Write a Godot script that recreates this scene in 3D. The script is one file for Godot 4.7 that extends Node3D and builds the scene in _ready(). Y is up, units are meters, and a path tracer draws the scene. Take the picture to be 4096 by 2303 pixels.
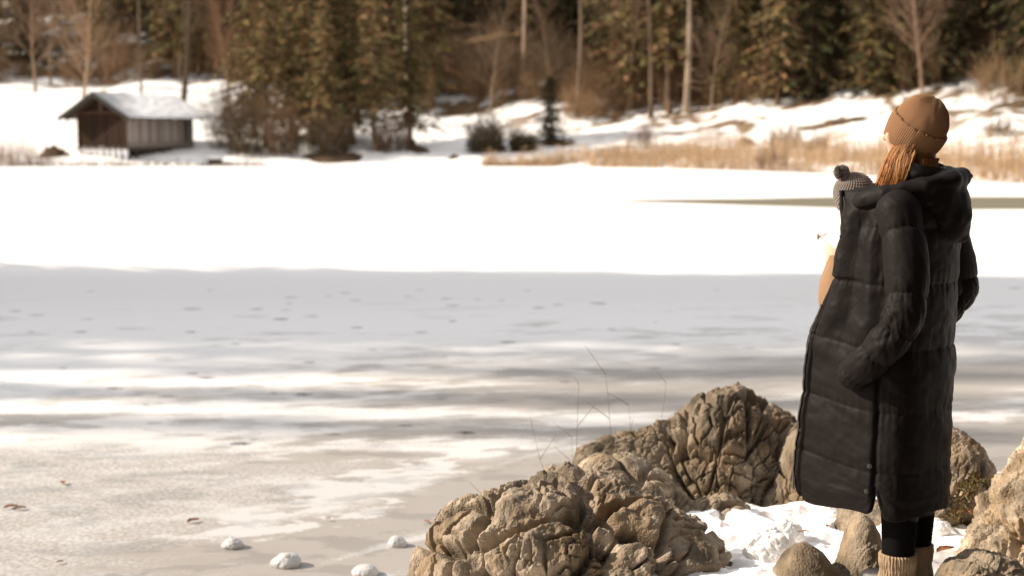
extends Node3D

const SUN_DIR := Vector3(-0.845, 0.53, -0.06)      # towards the sun: from the left, a little ahead
const EYE := Vector3(0, 2.2, 0)

var rng := RandomNumberGenerator.new()
var M := {}
var names := {}

func _ready() -> void:
	# camera: a 50 mm lens, wide open, focused on the person
	var cam := Camera3D.new()
	cam.name = "camera"
	cam.position = EYE
	cam.rotation = Vector3(-0.10893, 0, 0)
	cam.near = 0.05
	cam.far = 600.0
	var att := CameraAttributesPhysical.new()
	att.frustum_focal_length = 52.0
	att.exposure_aperture = 2.7
	att.frustum_focus_distance = 4.85
	att.frustum_near = 0.05
	att.frustum_far = 600.0
	cam.attributes = att
	cam.fov = 22.86
	add_child(cam)
	cam.current = true
	# sky and exposure
	var env := Environment.new()
	var sky := Sky.new()
	var sm := ProceduralSkyMaterial.new()
	sm.sky_top_color = Color(0.715, 0.712, 0.72)
	sm.sky_horizon_color = Color(0.88, 0.87, 0.86)
	sm.sky_curve = 0.12
	sm.ground_bottom_color = Color(0.5, 0.48, 0.46)
	sm.ground_horizon_color = Color(0.80, 0.80, 0.81)
	sm.sky_energy_multiplier = 1.12
	sm.sun_angle_max = 4.0
	sky.sky_material = sm
	env.background_mode = Environment.BG_SKY
	env.sky = sky
	env.tonemap_mode = Environment.TONE_MAPPER_LINEAR
	env.tonemap_exposure = 1.52
	env.ambient_light_source = Environment.AMBIENT_SOURCE_SKY
	env.sdfgi_enabled = true
	env.ssao_enabled = true
	env.ssil_enabled = true
	var we := WorldEnvironment.new()
	we.name = "world_environment"
	we.environment = env
	add_child(we)
	# the low winter sun
	var sun := DirectionalLight3D.new()
	sun.name = "sun"
	sun.look_at_from_position(SUN_DIR.normalized() * 50.0, Vector3.ZERO, Vector3.UP)
	sun.light_color = Color(1.0, 0.94, 0.865)
	sun.light_energy = 1.6
	sun.light_angular_distance = 1.0
	sun.shadow_enabled = true
	add_child(sun)
	make_materials()
	# the setting
	build_ice()
	build_shore()
	build_bank()
	# large things
	build_forest()
	build_boathouse()
	build_reeds()
	build_shore_things()
	build_rocks()
	# people and small things
	build_person()
	build_baby()
	build_small_things()

# ---------------------------------------------------------------- helpers
func numbered(called: String) -> String:
	var k: int = names.get(called, 0)
	names[called] = k + 1
	return called if k == 0 else "%s_%03d" % [called, k]

func thing(called: String, label: String, category: String, at: Vector3, turn := 0.0, group := "") -> Node3D:
	var o := Node3D.new()
	o.name = numbered(called)
	add_child(o)
	o.position = at
	o.rotation.y = turn
	tag(o, label, category, group)
	return o

func tag(o: Node3D, label: String, category: String, group := "") -> void:
	o.set_meta("label", label)
	o.set_meta("category", category)
	if group:
		o.set_meta("group", group)

func part(called: String, mesh: Mesh, mat: Material, parent: Node3D, at := Vector3.ZERO) -> MeshInstance3D:
	var o := MeshInstance3D.new()
	o.name = called if parent != self else numbered(called)
	o.mesh = mesh
	o.material_override = mat
	o.position = at
	parent.add_child(o, true)
	return o

func struct(called: String, mesh: Mesh, mat: Material) -> MeshInstance3D:
	var o := part(called, mesh, mat, self)
	o.set_meta("kind", "structure")
	return o

func copy_of(o: Node3D, called: String, label: String, category: String, at: Vector3, turn: float, size: Vector3, group := "") -> Node3D:
	var c: Node3D = o.duplicate()
	c.name = numbered(called)
	add_child(c)
	c.position = at
	c.rotation = Vector3(0, turn, 0)
	c.scale = size
	c.remove_meta("group")
	tag(c, label, category, group)
	return c

func noise(kind: int, freq: float, octaves := 1, sd := 1) -> FastNoiseLite:
	var n := FastNoiseLite.new()
	n.seed = sd
	n.noise_type = kind as FastNoiseLite.NoiseType
	n.frequency = freq
	n.fractal_type = FastNoiseLite.FRACTAL_FBM if octaves > 1 else FastNoiseLite.FRACTAL_NONE
	n.fractal_octaves = octaves
	return n

func cells(freq: float, sd := 1, jitter := 1.0) -> FastNoiseLite:
	var n := noise(FastNoiseLite.TYPE_CELLULAR, freq, 1, sd)
	n.cellular_distance_function = FastNoiseLite.DISTANCE_EUCLIDEAN
	n.cellular_return_type = FastNoiseLite.RETURN_DISTANCE2_SUB
	n.cellular_jitter = jitter
	return n

# collects triangles (clockwise fronts); without normals they are drawn flat
class Soup:
	var v := PackedVector3Array()
	var c := PackedColorArray()
	var ix := PackedInt32Array()
	var col := Color.WHITE
	func vert(p: Vector3) -> int:
		v.append(p)
		c.append(col)
		return v.size() - 1
	func tri(a: Vector3, b: Vector3, d: Vector3) -> void:
		var n := v.size()
		v.append(a)
		v.append(b)
		v.append(d)
		c.append(col)
		c.append(col)
		c.append(col)
		ix.append(n)
		ix.append(n + 1)
		ix.append(n + 2)
	func quad(a: Vector3, b: Vector3, d: Vector3, e: Vector3) -> void:
		var n := v.size()
		for p in [a, b, d, e]:
			v.append(p)
			c.append(col)
		for k in [0, 1, 2, 0, 2, 3]:
			ix.append(n + k)
	func rod(a: Vector3, b: Vector3, ra: float, rb: float, sides := 4) -> void:
		var d := (b - a).normalized()
		var u := d.cross(Vector3.UP if absf(d.y) < 0.9 else Vector3.RIGHT).normalized()
		var w := d.cross(u)
		var n := v.size()
		for k in sides:
			var an := TAU * k / sides
			var o := u * cos(an) + w * sin(an)
			v.append(a + o * ra)
			v.append(b + o * rb)
			c.append(col)
			c.append(col)
		for k in sides:
			var i := n + 2 * k
			var j := n + 2 * ((k + 1) % sides)
			for q in [i, i + 1, j, j, i + 1, j + 1]:
				ix.append(q)
	func box(lo: Vector3, hi: Vector3, t := Transform3D()) -> void:
		var p := []
		for k in 8:
			p.append(t * Vector3(hi.x if k & 1 else lo.x, hi.y if k & 2 else lo.y, hi.z if k & 4 else lo.z))
		quad(p[4], p[6], p[7], p[5])
		quad(p[1], p[3], p[2], p[0])
		quad(p[0], p[2], p[6], p[4])
		quad(p[5], p[7], p[3], p[1])
		quad(p[2], p[3], p[7], p[6])
		quad(p[0], p[4], p[5], p[1])
	func mesh() -> ArrayMesh:
		var a := []
		a.resize(Mesh.ARRAY_MAX)
		a[Mesh.ARRAY_VERTEX] = v
		a[Mesh.ARRAY_COLOR] = c
		a[Mesh.ARRAY_INDEX] = ix
		var m := ArrayMesh.new()
		m.add_surface_from_arrays(Mesh.PRIMITIVE_TRIANGLES, a, [], {}, 0)
		return m

# an indexed surface with smooth normals
func smooth_mesh(v: PackedVector3Array, ix: PackedInt32Array, c := PackedColorArray(), uv := PackedVector2Array(), into: ArrayMesh = null) -> ArrayMesh:
	var n := PackedVector3Array()
	n.resize(v.size())
	for t in range(0, ix.size(), 3):
		var a := ix[t]
		var b := ix[t + 1]
		var d := ix[t + 2]
		var f := (v[d] - v[a]).cross(v[b] - v[a])
		n[a] += f
		n[b] += f
		n[d] += f
	for k in n.size():
		n[k] = n[k].normalized()
	var arr := []
	arr.resize(Mesh.ARRAY_MAX)
	arr[Mesh.ARRAY_VERTEX] = v
	arr[Mesh.ARRAY_NORMAL] = n
	arr[Mesh.ARRAY_INDEX] = ix
	if c.size():
		arr[Mesh.ARRAY_COLOR] = c
	if uv.size():
		arr[Mesh.ARRAY_TEX_UV] = uv
	var m := into if into else ArrayMesh.new()
	m.add_surface_from_arrays(Mesh.PRIMITIVE_TRIANGLES, arr)
	return m

# indices of a grid of rows x cols vertices; flip turns its front round, wrap closes each row
func grid_ix(rows: int, cols: int, flip := false, wrap := false) -> PackedInt32Array:
	var ix := PackedInt32Array()
	for r in rows - 1:
		for k in (cols if wrap else cols - 1):
			var a := r * cols + k
			var b := r * cols + (k + 1) % cols
			var d := a + cols
			var e := b + cols
			if flip:
				ix.append_array([a, b, d, b, e, d])
			else:
				ix.append_array([a, d, b, b, d, e])
	return ix

func rand(a: float, b: float) -> float:
	return rng.randf_range(a, b)

func vmat(rough := 0.9) -> StandardMaterial3D:
	var m := StandardMaterial3D.new()
	m.vertex_color_use_as_albedo = true
	m.roughness = rough
	m.metallic_specular = 0.3
	return m

func lin(r: float, g: float, b: float) -> Color:
	return Color(r, g, b).linear_to_srgb()

func make_materials() -> void:
	rng.seed = 11
	M.vertex = vmat()
	M.needle = vmat(0.85)
	M.needle.backlight_enabled = true
	M.needle.backlight = lin(0.25, 0.25, 0.25)
	M.bark = vmat(0.95)
	M.snow = vmat(0.85)
	M.snow.subsurf_scatter_enabled = false
	var g := noise(FastNoiseLite.TYPE_SIMPLEX, 0.05, 4, 5)
	var nt := NoiseTexture2D.new()
	nt.width = 512
	nt.height = 512
	nt.seamless = true
	nt.noise = g
	M.snow_near = vmat(0.8)
	M.snow_near.heightmap_enabled = true
	M.snow_near.heightmap_texture = nt
	M.snow_near.heightmap_scale = 0.06
	M.snow_near.subsurf_scatter_enabled = true
	M.snow_near.subsurf_scatter_strength = 0.35
	M.snow_near.uv1_triplanar = true
	M.snow_near.uv1_scale = Vector3(2.2, 2.2, 2.2)
	M.rock = vmat(0.9)
	M.rock.heightmap_enabled = true
	M.rock.heightmap_texture = nt
	M.rock.heightmap_scale = 0.5
	M.rock.uv1_triplanar = true
	M.rock.uv1_scale = Vector3(3.0, 3.0, 3.0)

# a mesh round a distance field by surface nets
func nets(lo: Vector3, hi: Vector3, cell: float, f: Callable, m: Array) -> void:
	var nx := int(ceil((hi.x - lo.x) / cell)) + 1
	var ny := int(ceil((hi.y - lo.y) / cell)) + 1
	var nz := int(ceil((hi.z - lo.z) / cell)) + 1
	var val := PackedFloat32Array()
	val.resize(nx * ny * nz)
	var B := 6
	var reach := B * cell * 0.95
	for bz in range(0, nz, B):
		for by in range(0, ny, B):
			for bx in range(0, nx, B):
				var mid: float = f.call(lo + Vector3(bx + 2.5, by + 2.5, bz + 2.5) * cell)
				var near := absf(mid) < reach
				for z in range(bz, mini(bz + B, nz)):
					for y in range(by, mini(by + B, ny)):
						var at := (z * ny + y) * nx
						for x in range(bx, mini(bx + B, nx)):
							val[at + x] = f.call(lo + Vector3(x, y, z) * cell) if near else mid
	var vs: PackedVector3Array = m[0]
	var ix: PackedInt32Array = m[1]
	var id := PackedInt32Array()
	id.resize(nx * ny * nz)
	id.fill(-1)
	var sx := 1
	var sy := nx
	var sz := nx * ny
	var off := [0, sx, sy, sx + sy, sz, sx + sz, sy + sz, sx + sy + sz]
	var edges := [[0, 1], [2, 3], [4, 5], [6, 7], [0, 2], [1, 3], [4, 6], [5, 7], [0, 4], [1, 5], [2, 6], [3, 7]]
	for z in nz - 1:
		for y in ny - 1:
			for x in nx - 1:
				var i := z * sz + y * sy + x
				var neg := 0
				for o in off:
					if val[i + o] < 0.0:
						neg += 1
				if neg == 0 or neg == 8:
					continue
				var sum := Vector3.ZERO
				var cnt := 0
				for e in edges:
					var da := val[i + off[e[0]]]
					var db := val[i + off[e[1]]]
					if (da < 0.0) != (db < 0.0):
						var t := da / (da - db)
						var a := Vector3(e[0] & 1, (e[0] >> 1) & 1, e[0] >> 2)
						var b := Vector3(e[1] & 1, (e[1] >> 1) & 1, e[1] >> 2)
						sum += a.lerp(b, t)
						cnt += 1
				id[i] = vs.size()
				vs.append(lo + (Vector3(x, y, z) + sum / cnt) * cell)
	for z in range(1, nz - 1):
		for y in range(1, ny - 1):
			for x in range(1, nx - 1):
				var i := z * sz + y * sy + x
				var s := val[i] < 0.0
				if s != (val[i + sx] < 0.0):
					net_quad(ix, id, i, sy, sz, s)
				if s != (val[i + sy] < 0.0):
					net_quad(ix, id, i, sz, sx, s)
				if s != (val[i + sz] < 0.0):
					net_quad(ix, id, i, sx, sy, s)
	m[0] = vs
	m[1] = ix

func net_quad(ix: PackedInt32Array, id: PackedInt32Array, i: int, u: int, w: int, s: bool) -> void:
	var a := id[i - u - w]
	var b := id[i - w]
	var c := id[i]
	var d := id[i - u]
	if a < 0 or b < 0 or c < 0 or d < 0:
		return
	if s:
		ix.append_array([a, c, b, a, d, c])
	else:
		ix.append_array([a, b, c, a, c, d])

func smin(a: float, b: float, k: float) -> float:
	var h := maxf(k - absf(a - b), 0.0) / k
	return minf(a, b) - h * h * k * 0.25

func cap(p: Vector3, a: Vector3, b: Vector3, ra: float, rb: float) -> float:
	var ab := b - a
	var t := clampf((p - a).dot(ab) / ab.length_squared(), 0.0, 1.0)
	return p.distance_to(a + ab * t) - lerpf(ra, rb, t)

func egg(p: Vector3, c: Vector3, r: Vector3) -> float:
	var q := (p - c) / r
	var k0 := q.length()
	var k1 := (q / r).length()
	return k0 * (k0 - 1.0) / maxf(k1, 1e-6)

# ---------------------------------------------------------------- lake and shores
const SHORE := [[-400.0, -60.0], [-120.0, -70.0], [-60.0, -88.0], [-33.0, -92.0], [-7.0, -93.0], [0.0, -93.0], [9.0, -89.0], [16.0, -80.0], [20.5, -71.0], [23.5, -61.0], [28.0, -48.0], [36.0, -35.0], [50.0, -22.0], [90.0, -10.0], [400.0, 20.0]]

func shore_z(x: float) -> float:
	for k in SHORE.size() - 1:
		if x <= SHORE[k + 1][0]:
			var t: float = clampf((x - SHORE[k][0]) / (SHORE[k + 1][0] - SHORE[k][0]), 0, 1)
			return lerpf(SHORE[k][1], SHORE[k + 1][1], t)
	return 20.0

func near_shore_x(z: float) -> float:       # the wooded shore on the left, outside the picture
	if z > -25.0:
		return -14.5
	return -14.5 - (-25.0 - z) * 1.25

var land_noise: FastNoiseLite
var mound_noise: FastNoiseLite

# metres inland from the waterline (negative on the lake)
func inland(x: float, z: float) -> float:
	var sz := shore_z(x)
	var far: float = (sz - z) / (sz - forest_z(x)) * edge_s(x)
	var left := near_shore_x(z) - x
	return maxf(maxf(far, left), maxf(z - 5.0, minf(x - 6.2, z + 9.0)))  # the shore behind and at the right is added, unseen, for light-blocking spruces

const FOREST := [[-400.0, -130.0], [-60.0, -132.0], [-40.0, -130.0], [-22.0, -127.0], [-6.0, -124.0], [6.0, -117.0], [13.0, -112.0], [24.0, -104.0], [34.0, -96.0], [46.0, -84.0], [70.0, -60.0], [120.0, -30.0], [400.0, 0.0]]

func forest_z(x: float) -> float:
	for k in FOREST.size() - 1:
		if x <= FOREST[k + 1][0]:
			return lerpf(FOREST[k][1], FOREST[k + 1][1], clampf((x - FOREST[k][0]) / (FOREST[k + 1][0] - FOREST[k][0]), 0, 1))
	return 0.0

func inland_z(x: float, s: float) -> float:
	var sz := shore_z(x)
	return sz - s / edge_s(x) * (sz - forest_z(x))

func edge_s(x: float) -> float:             # where the forest begins
	return lerpf(37.0, 25.0, smoothstep(-30.0, 12.0, x))

func land(x: float, z: float) -> float:
	var s := inland(x, z)
	if s < 0.0:
		return -0.5
	var es := edge_s(x)
	var top := lerpf(6.6, 3.4, smoothstep(-34.0, 2.0, x)) + 0.7 * smoothstep(15.0, 30.0, x)
	var h := 0.42 * smoothstep(0.0, 2.5, s) + top * pow(clampf((s - 1.5) / (es - 1.5), 0, 1), 1.15)
	h += maxf(s - es, 0.0) * 0.36
	h += 0.75 * land_noise.get_noise_2d(x, z) * smoothstep(4.0, 16.0, s)
	h += 0.16 * mound_noise.get_noise_2d(x, z) * smoothstep(0.2, 4.0, s)
	return h

func build_ice() -> void:
	land_noise = noise(FastNoiseLite.TYPE_SIMPLEX, 0.055, 2, 3)
	mound_noise = noise(FastNoiseLite.TYPE_SIMPLEX, 0.35, 3, 8)
	var m := ArrayMesh.new()
	# near: bare grey ice, blown snow and frost
	var N := 1280
	var X0 := -8.8
	var Z0 := -23.5
	var L := 17.0
	var streak := stretched(N, 0.0123, 4, 21, 3, -0.16)      # long drifts
	var drift := stretched(N, 0.034, 4, 7, 2, -0.12)
	var fine := noise(FastNoiseLite.TYPE_SIMPLEX, 0.38, 3, 31).get_image(N, N).get_data()
	var swirl := stretched(N, 0.0195, 3, 9, 3, -0.9)
	var spots := stretched(N, 0.030, 3, 44, 2, 0.0)
	var data := PackedByteArray()
	data.resize(N * N * 3)
	var o := 0
	for j in N:
		var z := Z0 + L * (j + 0.5) / N
		var far_mix := smoothstep(-9.5, -22.5, z)
		var edge := smoothstep(-23.4, -21.0, z)
		for i in N:
			var x := X0 + L * (i + 0.5) / N
			var k := j * N + i
			var s := streak[k] / 255.0
			var d := drift[k] / 255.0
			var f := fine[k] / 255.0
			# bare ice lies in front of the rocks and to the right, frosted ice at the left
			var bare := clampf(0.70 - 0.050 * (-z - 7.0) + 0.035 * (x - 1.0), 0.16, 0.74)
			var cover := s * 0.75 + d * 0.5 - 0.12
			var w := smoothstep(bare - 0.06, bare + 0.16, cover + (f - 0.5) * 0.16)
			var frost := smoothstep(0.50, 0.58, f) * clampf(1.0 - 0.16 * maxf(0.0, x + 2.2), 0.0, 1.0) * 0.55
			w = maxf(w, frost * 0.0)
			var speck := smoothstep(0.47, 0.57, f)
			var u := x + 1.57 + (6.95 + z) * 0.544 + 0.9 * (d - 0.5)
			var near := smoothstep(-10.0, -9.1, z + 1.2 * (s - 0.5))
			# the clear grey ice before the boulders, its snow lobes, the frosted ice left of them
			var clear := smoothstep(-0.04, 0.22, u + 0.12 * (f - 0.5)) * near
			var lobe := exp(-pow((u + 0.34) / 0.26, 2.0)) * near * smoothstep(-7.2, -8.0, z)
			var hoar := near * (1.0 - clear) * smoothstep(-0.2, -1.1, u)
			w = lerpf(w, 0.0 + 0.75 * speck + 0.25 * smoothstep(0.52, 0.62, d), hoar)
			w = maxf(w, smoothstep(0.22, 0.5, lobe + 0.35 * (f - 0.5)))
			w = lerpf(w, 0.06 + 0.75 * smoothstep(0.60, 0.70, swirl[k] / 255.0 + 0.22 * (f - 0.5)), clear)
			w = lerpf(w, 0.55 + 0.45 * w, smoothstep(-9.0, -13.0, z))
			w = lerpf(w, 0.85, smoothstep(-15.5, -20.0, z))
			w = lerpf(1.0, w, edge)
			# broad panes of bare ice in the middle and at the right
			var pane := exp(-pow((x - 0.9 + 3.0 * (d - 0.5)) / 2.6, 2.0) - pow((z + 12.2 + 2.0 * (s - 0.5)) / 1.5, 2.0)) + exp(-pow((x - 4.6) / 2.2, 2.0) - pow((z + 12.6 + 2.0 * (s - 0.5)) / 1.3, 2.0)) + exp(-pow((x - 3.5) / 1.6, 2.0) - pow((z + 8.6) / 1.3, 2.0))
			w *= 1.0 - clampf(pane * (0.45 + 1.1 * d + (f - 0.5) * 0.5), 0.0, 0.92)
			var t := spots[k] / 255.0
			var pit := smoothstep(0.625, 0.70, t + (f - 0.5) * 0.16) * 0.25 * (1.0 - smoothstep(-11.0, -14.0, z))
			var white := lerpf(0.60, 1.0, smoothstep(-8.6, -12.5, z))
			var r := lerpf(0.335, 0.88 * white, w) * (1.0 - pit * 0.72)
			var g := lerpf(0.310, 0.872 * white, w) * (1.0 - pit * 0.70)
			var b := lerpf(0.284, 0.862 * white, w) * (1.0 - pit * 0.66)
			data[o] = int(255.0 * pow(r, 0.4545))
			data[o + 1] = int(255.0 * pow(g, 0.4545))
			data[o + 2] = int(255.0 * pow(b, 0.4545))
			o += 3
	# thaw holes and old prints
	rng.seed = 314
	for q in 90:
		var sz := -9.6 - 10.5 * rng.randf()
		var sx := rng.randfn(-2.0, 2.6) if q % 3 else rand(-8.0, 8.0)
		var rx := rand(0.03, 0.075) * (1.0 + 0.4 * smoothstep(-13.0, -18.0, sz))
		var rz := rx * rand(0.5, 1.0)
		var deep := rand(0.2, 0.6)
		for j in range(int((sz - 0.4 - Z0) / L * N), int((sz + 0.4 - Z0) / L * N)):
			for i in range(int((sx - 0.4 - X0) / L * N), int((sx + 0.4 - X0) / L * N)):
				if i < 0 or j < 0 or i >= N or j >= N:
					continue
				var ex := (X0 + L * i / N - sx) / rx
				var ez := (Z0 + L * j / N - sz) / rz
				var e := 1.0 - deep * smoothstep(1.3, 0.2, ex * ex + ez * ez + 2.6 * (fine[j * N + i] / 255.0 - 0.5))
				if e < 0.995:
					var a := (j * N + i) * 3
					for ch in 3:
						data[a + ch] = int(data[a + ch] * e)
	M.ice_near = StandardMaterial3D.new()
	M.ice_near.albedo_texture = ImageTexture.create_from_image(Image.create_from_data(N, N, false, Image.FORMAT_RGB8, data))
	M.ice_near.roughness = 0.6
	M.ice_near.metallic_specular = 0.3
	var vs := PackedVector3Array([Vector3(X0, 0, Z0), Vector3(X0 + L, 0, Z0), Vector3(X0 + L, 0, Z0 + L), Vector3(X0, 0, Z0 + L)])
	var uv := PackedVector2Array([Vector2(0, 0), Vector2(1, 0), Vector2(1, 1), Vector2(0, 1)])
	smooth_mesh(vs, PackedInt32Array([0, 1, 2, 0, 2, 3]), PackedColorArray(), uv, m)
	# far: smooth snow; its faint grey lanes paint strips of shade
	var F := 640
	var lane := stretched(F, 0.03, 3, 61, 4, 0.0)
	data = PackedByteArray()
	data.resize(F * F * 3)
	o = 0
	for k in F * F:
		var w := smoothstep(0.60, 0.80, lane[k] / 255.0)
		for q in 3:
			data[o + q] = int(255.0 * pow(lerpf([0.86, 0.845, 0.825][q], [0.66, 0.65, 0.63][q], w), 0.4545))
		o += 3
	M.ice_far = StandardMaterial3D.new()
	M.ice_far.albedo_texture = ImageTexture.create_from_image(Image.create_from_data(F, F, false, Image.FORMAT_RGB8, data))
	M.ice_far.roughness = 0.7
	M.ice_far.metallic_specular = 0.3
	# the rest of the sheet, round the near patch, butted to it
	vs = PackedVector3Array()
	uv = PackedVector2Array()
	var ix := PackedInt32Array()
	for r in [[-160.0, -130.0, 160.0, Z0], [-160.0, Z0, X0, Z0 + L], [X0 + L, Z0, 160.0, Z0 + L], [-160.0, Z0 + L, 160.0, 30.0]]:
		var n := vs.size()
		for p in [[r[0], r[1]], [r[2], r[1]], [r[2], r[3]], [r[0], r[3]]]:
			vs.append(Vector3(p[0], 0, p[1]))
			uv.append(Vector2((p[0] + 160.0) / 320.0, (p[1] + 130.0) / 320.0))
		ix.append_array([n, n + 1, n + 2, n, n + 2, n + 3])
	smooth_mesh(vs, ix, PackedColorArray(), uv, m)
	m.surface_set_material(0, M.ice_near)
	m.surface_set_material(1, M.ice_far)
	var ice := MeshInstance3D.new()
	ice.name = "lake_ice"
	ice.mesh = m
	ice.set_meta("kind", "structure")
	ice.set_meta("label", "frozen lake under blown snow and bare grey ice")
	add_child(ice)
	# a lane of open water off the reeds; the forest reflection is painted olive
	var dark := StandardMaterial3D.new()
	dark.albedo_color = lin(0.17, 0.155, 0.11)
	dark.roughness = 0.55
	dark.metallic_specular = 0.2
	var wob := noise(FastNoiseLite.TYPE_SIMPLEX, 0.12, 2, 77)
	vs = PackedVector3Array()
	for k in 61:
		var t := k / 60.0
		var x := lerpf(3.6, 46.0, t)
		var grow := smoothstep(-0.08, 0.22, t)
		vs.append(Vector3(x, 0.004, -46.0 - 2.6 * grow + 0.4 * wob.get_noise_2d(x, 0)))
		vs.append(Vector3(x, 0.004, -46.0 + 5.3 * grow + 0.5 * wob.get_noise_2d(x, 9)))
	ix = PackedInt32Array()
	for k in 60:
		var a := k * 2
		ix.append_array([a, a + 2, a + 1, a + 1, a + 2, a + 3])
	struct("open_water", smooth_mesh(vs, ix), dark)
	# the brown water's edge under the reeds
	vs = PackedVector3Array()
	ix = PackedInt32Array()
	for k in 81:
		var x := lerpf(9.0, 48.0, k / 80.0)
		var grow := smoothstep(9.0, 22.0, x)
		vs.append(Vector3(x, 0.004, shore_z(x) - 0.5))
		vs.append(Vector3(x, 0.004, shore_z(x) + 2.6 * grow + 0.3 + 0.6 * wob.get_noise_2d(x * 2.0, 30)))
	for k in 80:
		var a := k * 2
		ix.append_array([a, a + 2, a + 1, a + 1, a + 2, a + 3])
	var brown := StandardMaterial3D.new()
	brown.albedo_color = lin(0.24, 0.17, 0.11)
	brown.roughness = 0.6
	struct("open_water", smooth_mesh(vs, ix), brown)

# a noise picture that is stretched along x and sheared, as bytes
func stretched(n: int, freq: float, octaves: int, sd: int, factor: int, shear: float) -> PackedByteArray:
	var g := noise(FastNoiseLite.TYPE_SIMPLEX, freq, octaves, sd)
	g.domain_warp_enabled = true
	g.domain_warp_amplitude = 18.0
	g.domain_warp_frequency = freq * 0.8
	var im := g.get_image(n / factor, n + int(absf(shear) * n) + 2)
	im.resize(n, im.get_height(), Image.INTERPOLATE_CUBIC)
	var d := im.get_data()
	if shear == 0.0:
		return d.slice(0, n * n)
	var out := PackedByteArray()
	out.resize(n * n)
	for i in n:
		var sh := int(i * absf(shear))
		for j in n:
			out[j * n + i] = d[(j + sh) * n + i]
	return out

func build_shore() -> void:
	var vs := PackedVector3Array()
	var cs := PackedColorArray()
	var patch := noise(FastNoiseLite.TYPE_SIMPLEX, 0.10, 4, 90)
	var blot := noise(FastNoiseLite.TYPE_SIMPLEX, 0.6, 3, 92)
	var xs := []
	var x := -95.0
	while x < 95.0:
		xs.append(x)
		x += 0.5 if x > -42.0 and x < 46.0 else 1.5
	var zs := []
	var z := -190.0
	while z < 60.0:
		zs.append(z)
		z += 2.0 if z < -150.0 else (0.5 if z < -54.0 else 1.2)
	for zz in zs:
		for xx in xs:
			var h := land(xx, zz)
			vs.append(Vector3(xx, h, zz))
			var s := inland(xx, zz)
			var es := edge_s(xx)
			var p := patch.get_noise_2d(xx, zz * 2.0) + 0.45 * blot.get_noise_2d(xx, zz)
			var brown := smoothstep(es - 1.0, es + 2.0, s + p * 9.0)
			brown = maxf(brown, smoothstep(0.12, 0.26, p) * smoothstep(es - 20.0, es - 6.0, s) * smoothstep(-9.0, 4.0, xx))
			brown = maxf(brown, smoothstep(0.7, 0.2, s + p * 1.2) * smoothstep(-0.2, 0.25, p + 0.2))
			brown *= 1.0 if s < es + 6.0 or xx > -30.0 else smoothstep(0.30, 0.05, p)
			if zz > 0.0:  # unseen ground behind the camera, browned to cut bounce onto the coat
				brown = maxf(brown, smoothstep(1.0, 4.0, s))
			var sc := Color(0.87, 0.855, 0.835)
			var bc := Color(0.20, 0.125, 0.065).lerp(Color(0.10, 0.065, 0.035), clampf(0.5 + blot.get_noise_2d(xx * 2.0, zz * 2.0), 0, 1))
			cs.append(sc.lerp(bc, brown))
	var o := struct("snowy_shore", smooth_mesh(vs, grid_ix(zs.size(), xs.size(), true), cs), M.snow)
	o.set_meta("label", "snow covered shore and brown hillside under the forest")

# the snow covered bank of boulders on which the person stands
func bank(x: float, z: float) -> float:
	var h := 0.60 - 0.55 * smoothstep(-5.7, -8.2, z) - 1.0 * smoothstep(0.5, -1.2, x + 0.12 * z + 0.6)
	h += 0.3 * smoothstep(2.4, 4.5, x)
	return h

func build_bank() -> void:
	var vs := PackedVector3Array()
	var cs := PackedColorArray()
	var lump := noise(FastNoiseLite.TYPE_SIMPLEX, 1.6, 2, 15)
	var clod := noise(FastNoiseLite.TYPE_SIMPLEX, 5.0, 3, 16)
	var dirt := noise(FastNoiseLite.TYPE_SIMPLEX, 9.0, 3, 18)
	var W := 300
	var D := 380
	for j in D:
		var t := j / (D - 1.0)
		var z := lerpf(-8.6, -4.3, t / 0.9) if t < 0.9 else lerpf(-4.3, 3.5, (t - 0.9) / 0.1)
		for i in W:
			var u := i / (W - 1.0)
			var x := lerpf(-2.4, 0.2, u / 0.08) if u < 0.08 else (lerpf(0.2, 3.0, (u - 0.08) / 0.84) if u < 0.92 else lerpf(3.0, 7.0, (u - 0.92) / 0.08))
			var c := clod.get_noise_2d(x, z)
			var h := bank(x, z) + 0.035 * lump.get_noise_2d(x, z) + 0.006 * c + 0.006 * smoothstep(0.30, 0.5, c) - 0.035 * smoothstep(0.2, 0.6, lump.get_noise_2d(x * 2.2 + 40.0, z * 2.2))
			vs.append(Vector3(x, h, z))
			var dd := smoothstep(0.38, 0.6, dirt.get_noise_2d(x, z * 1.3))
			var earth := smoothstep(-4.45, -4.15, z + 0.15 * lump.get_noise_2d(x * 2.0, z * 2.0))  # out of view near the camera, snow turned brown to lessen bounce light
			cs.append(Color(0.88, 0.87, 0.86).lerp(Color(0.50, 0.44, 0.38), dd * 0.5).lerp(Color(0.13, 0.09, 0.055), earth))
	var o := struct("snow_bank", smooth_mesh(vs, grid_ix(D, W, true), cs), M.snow_near)
	o.set_meta("label", "trampled snow between the boulders round the person's feet")

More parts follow.
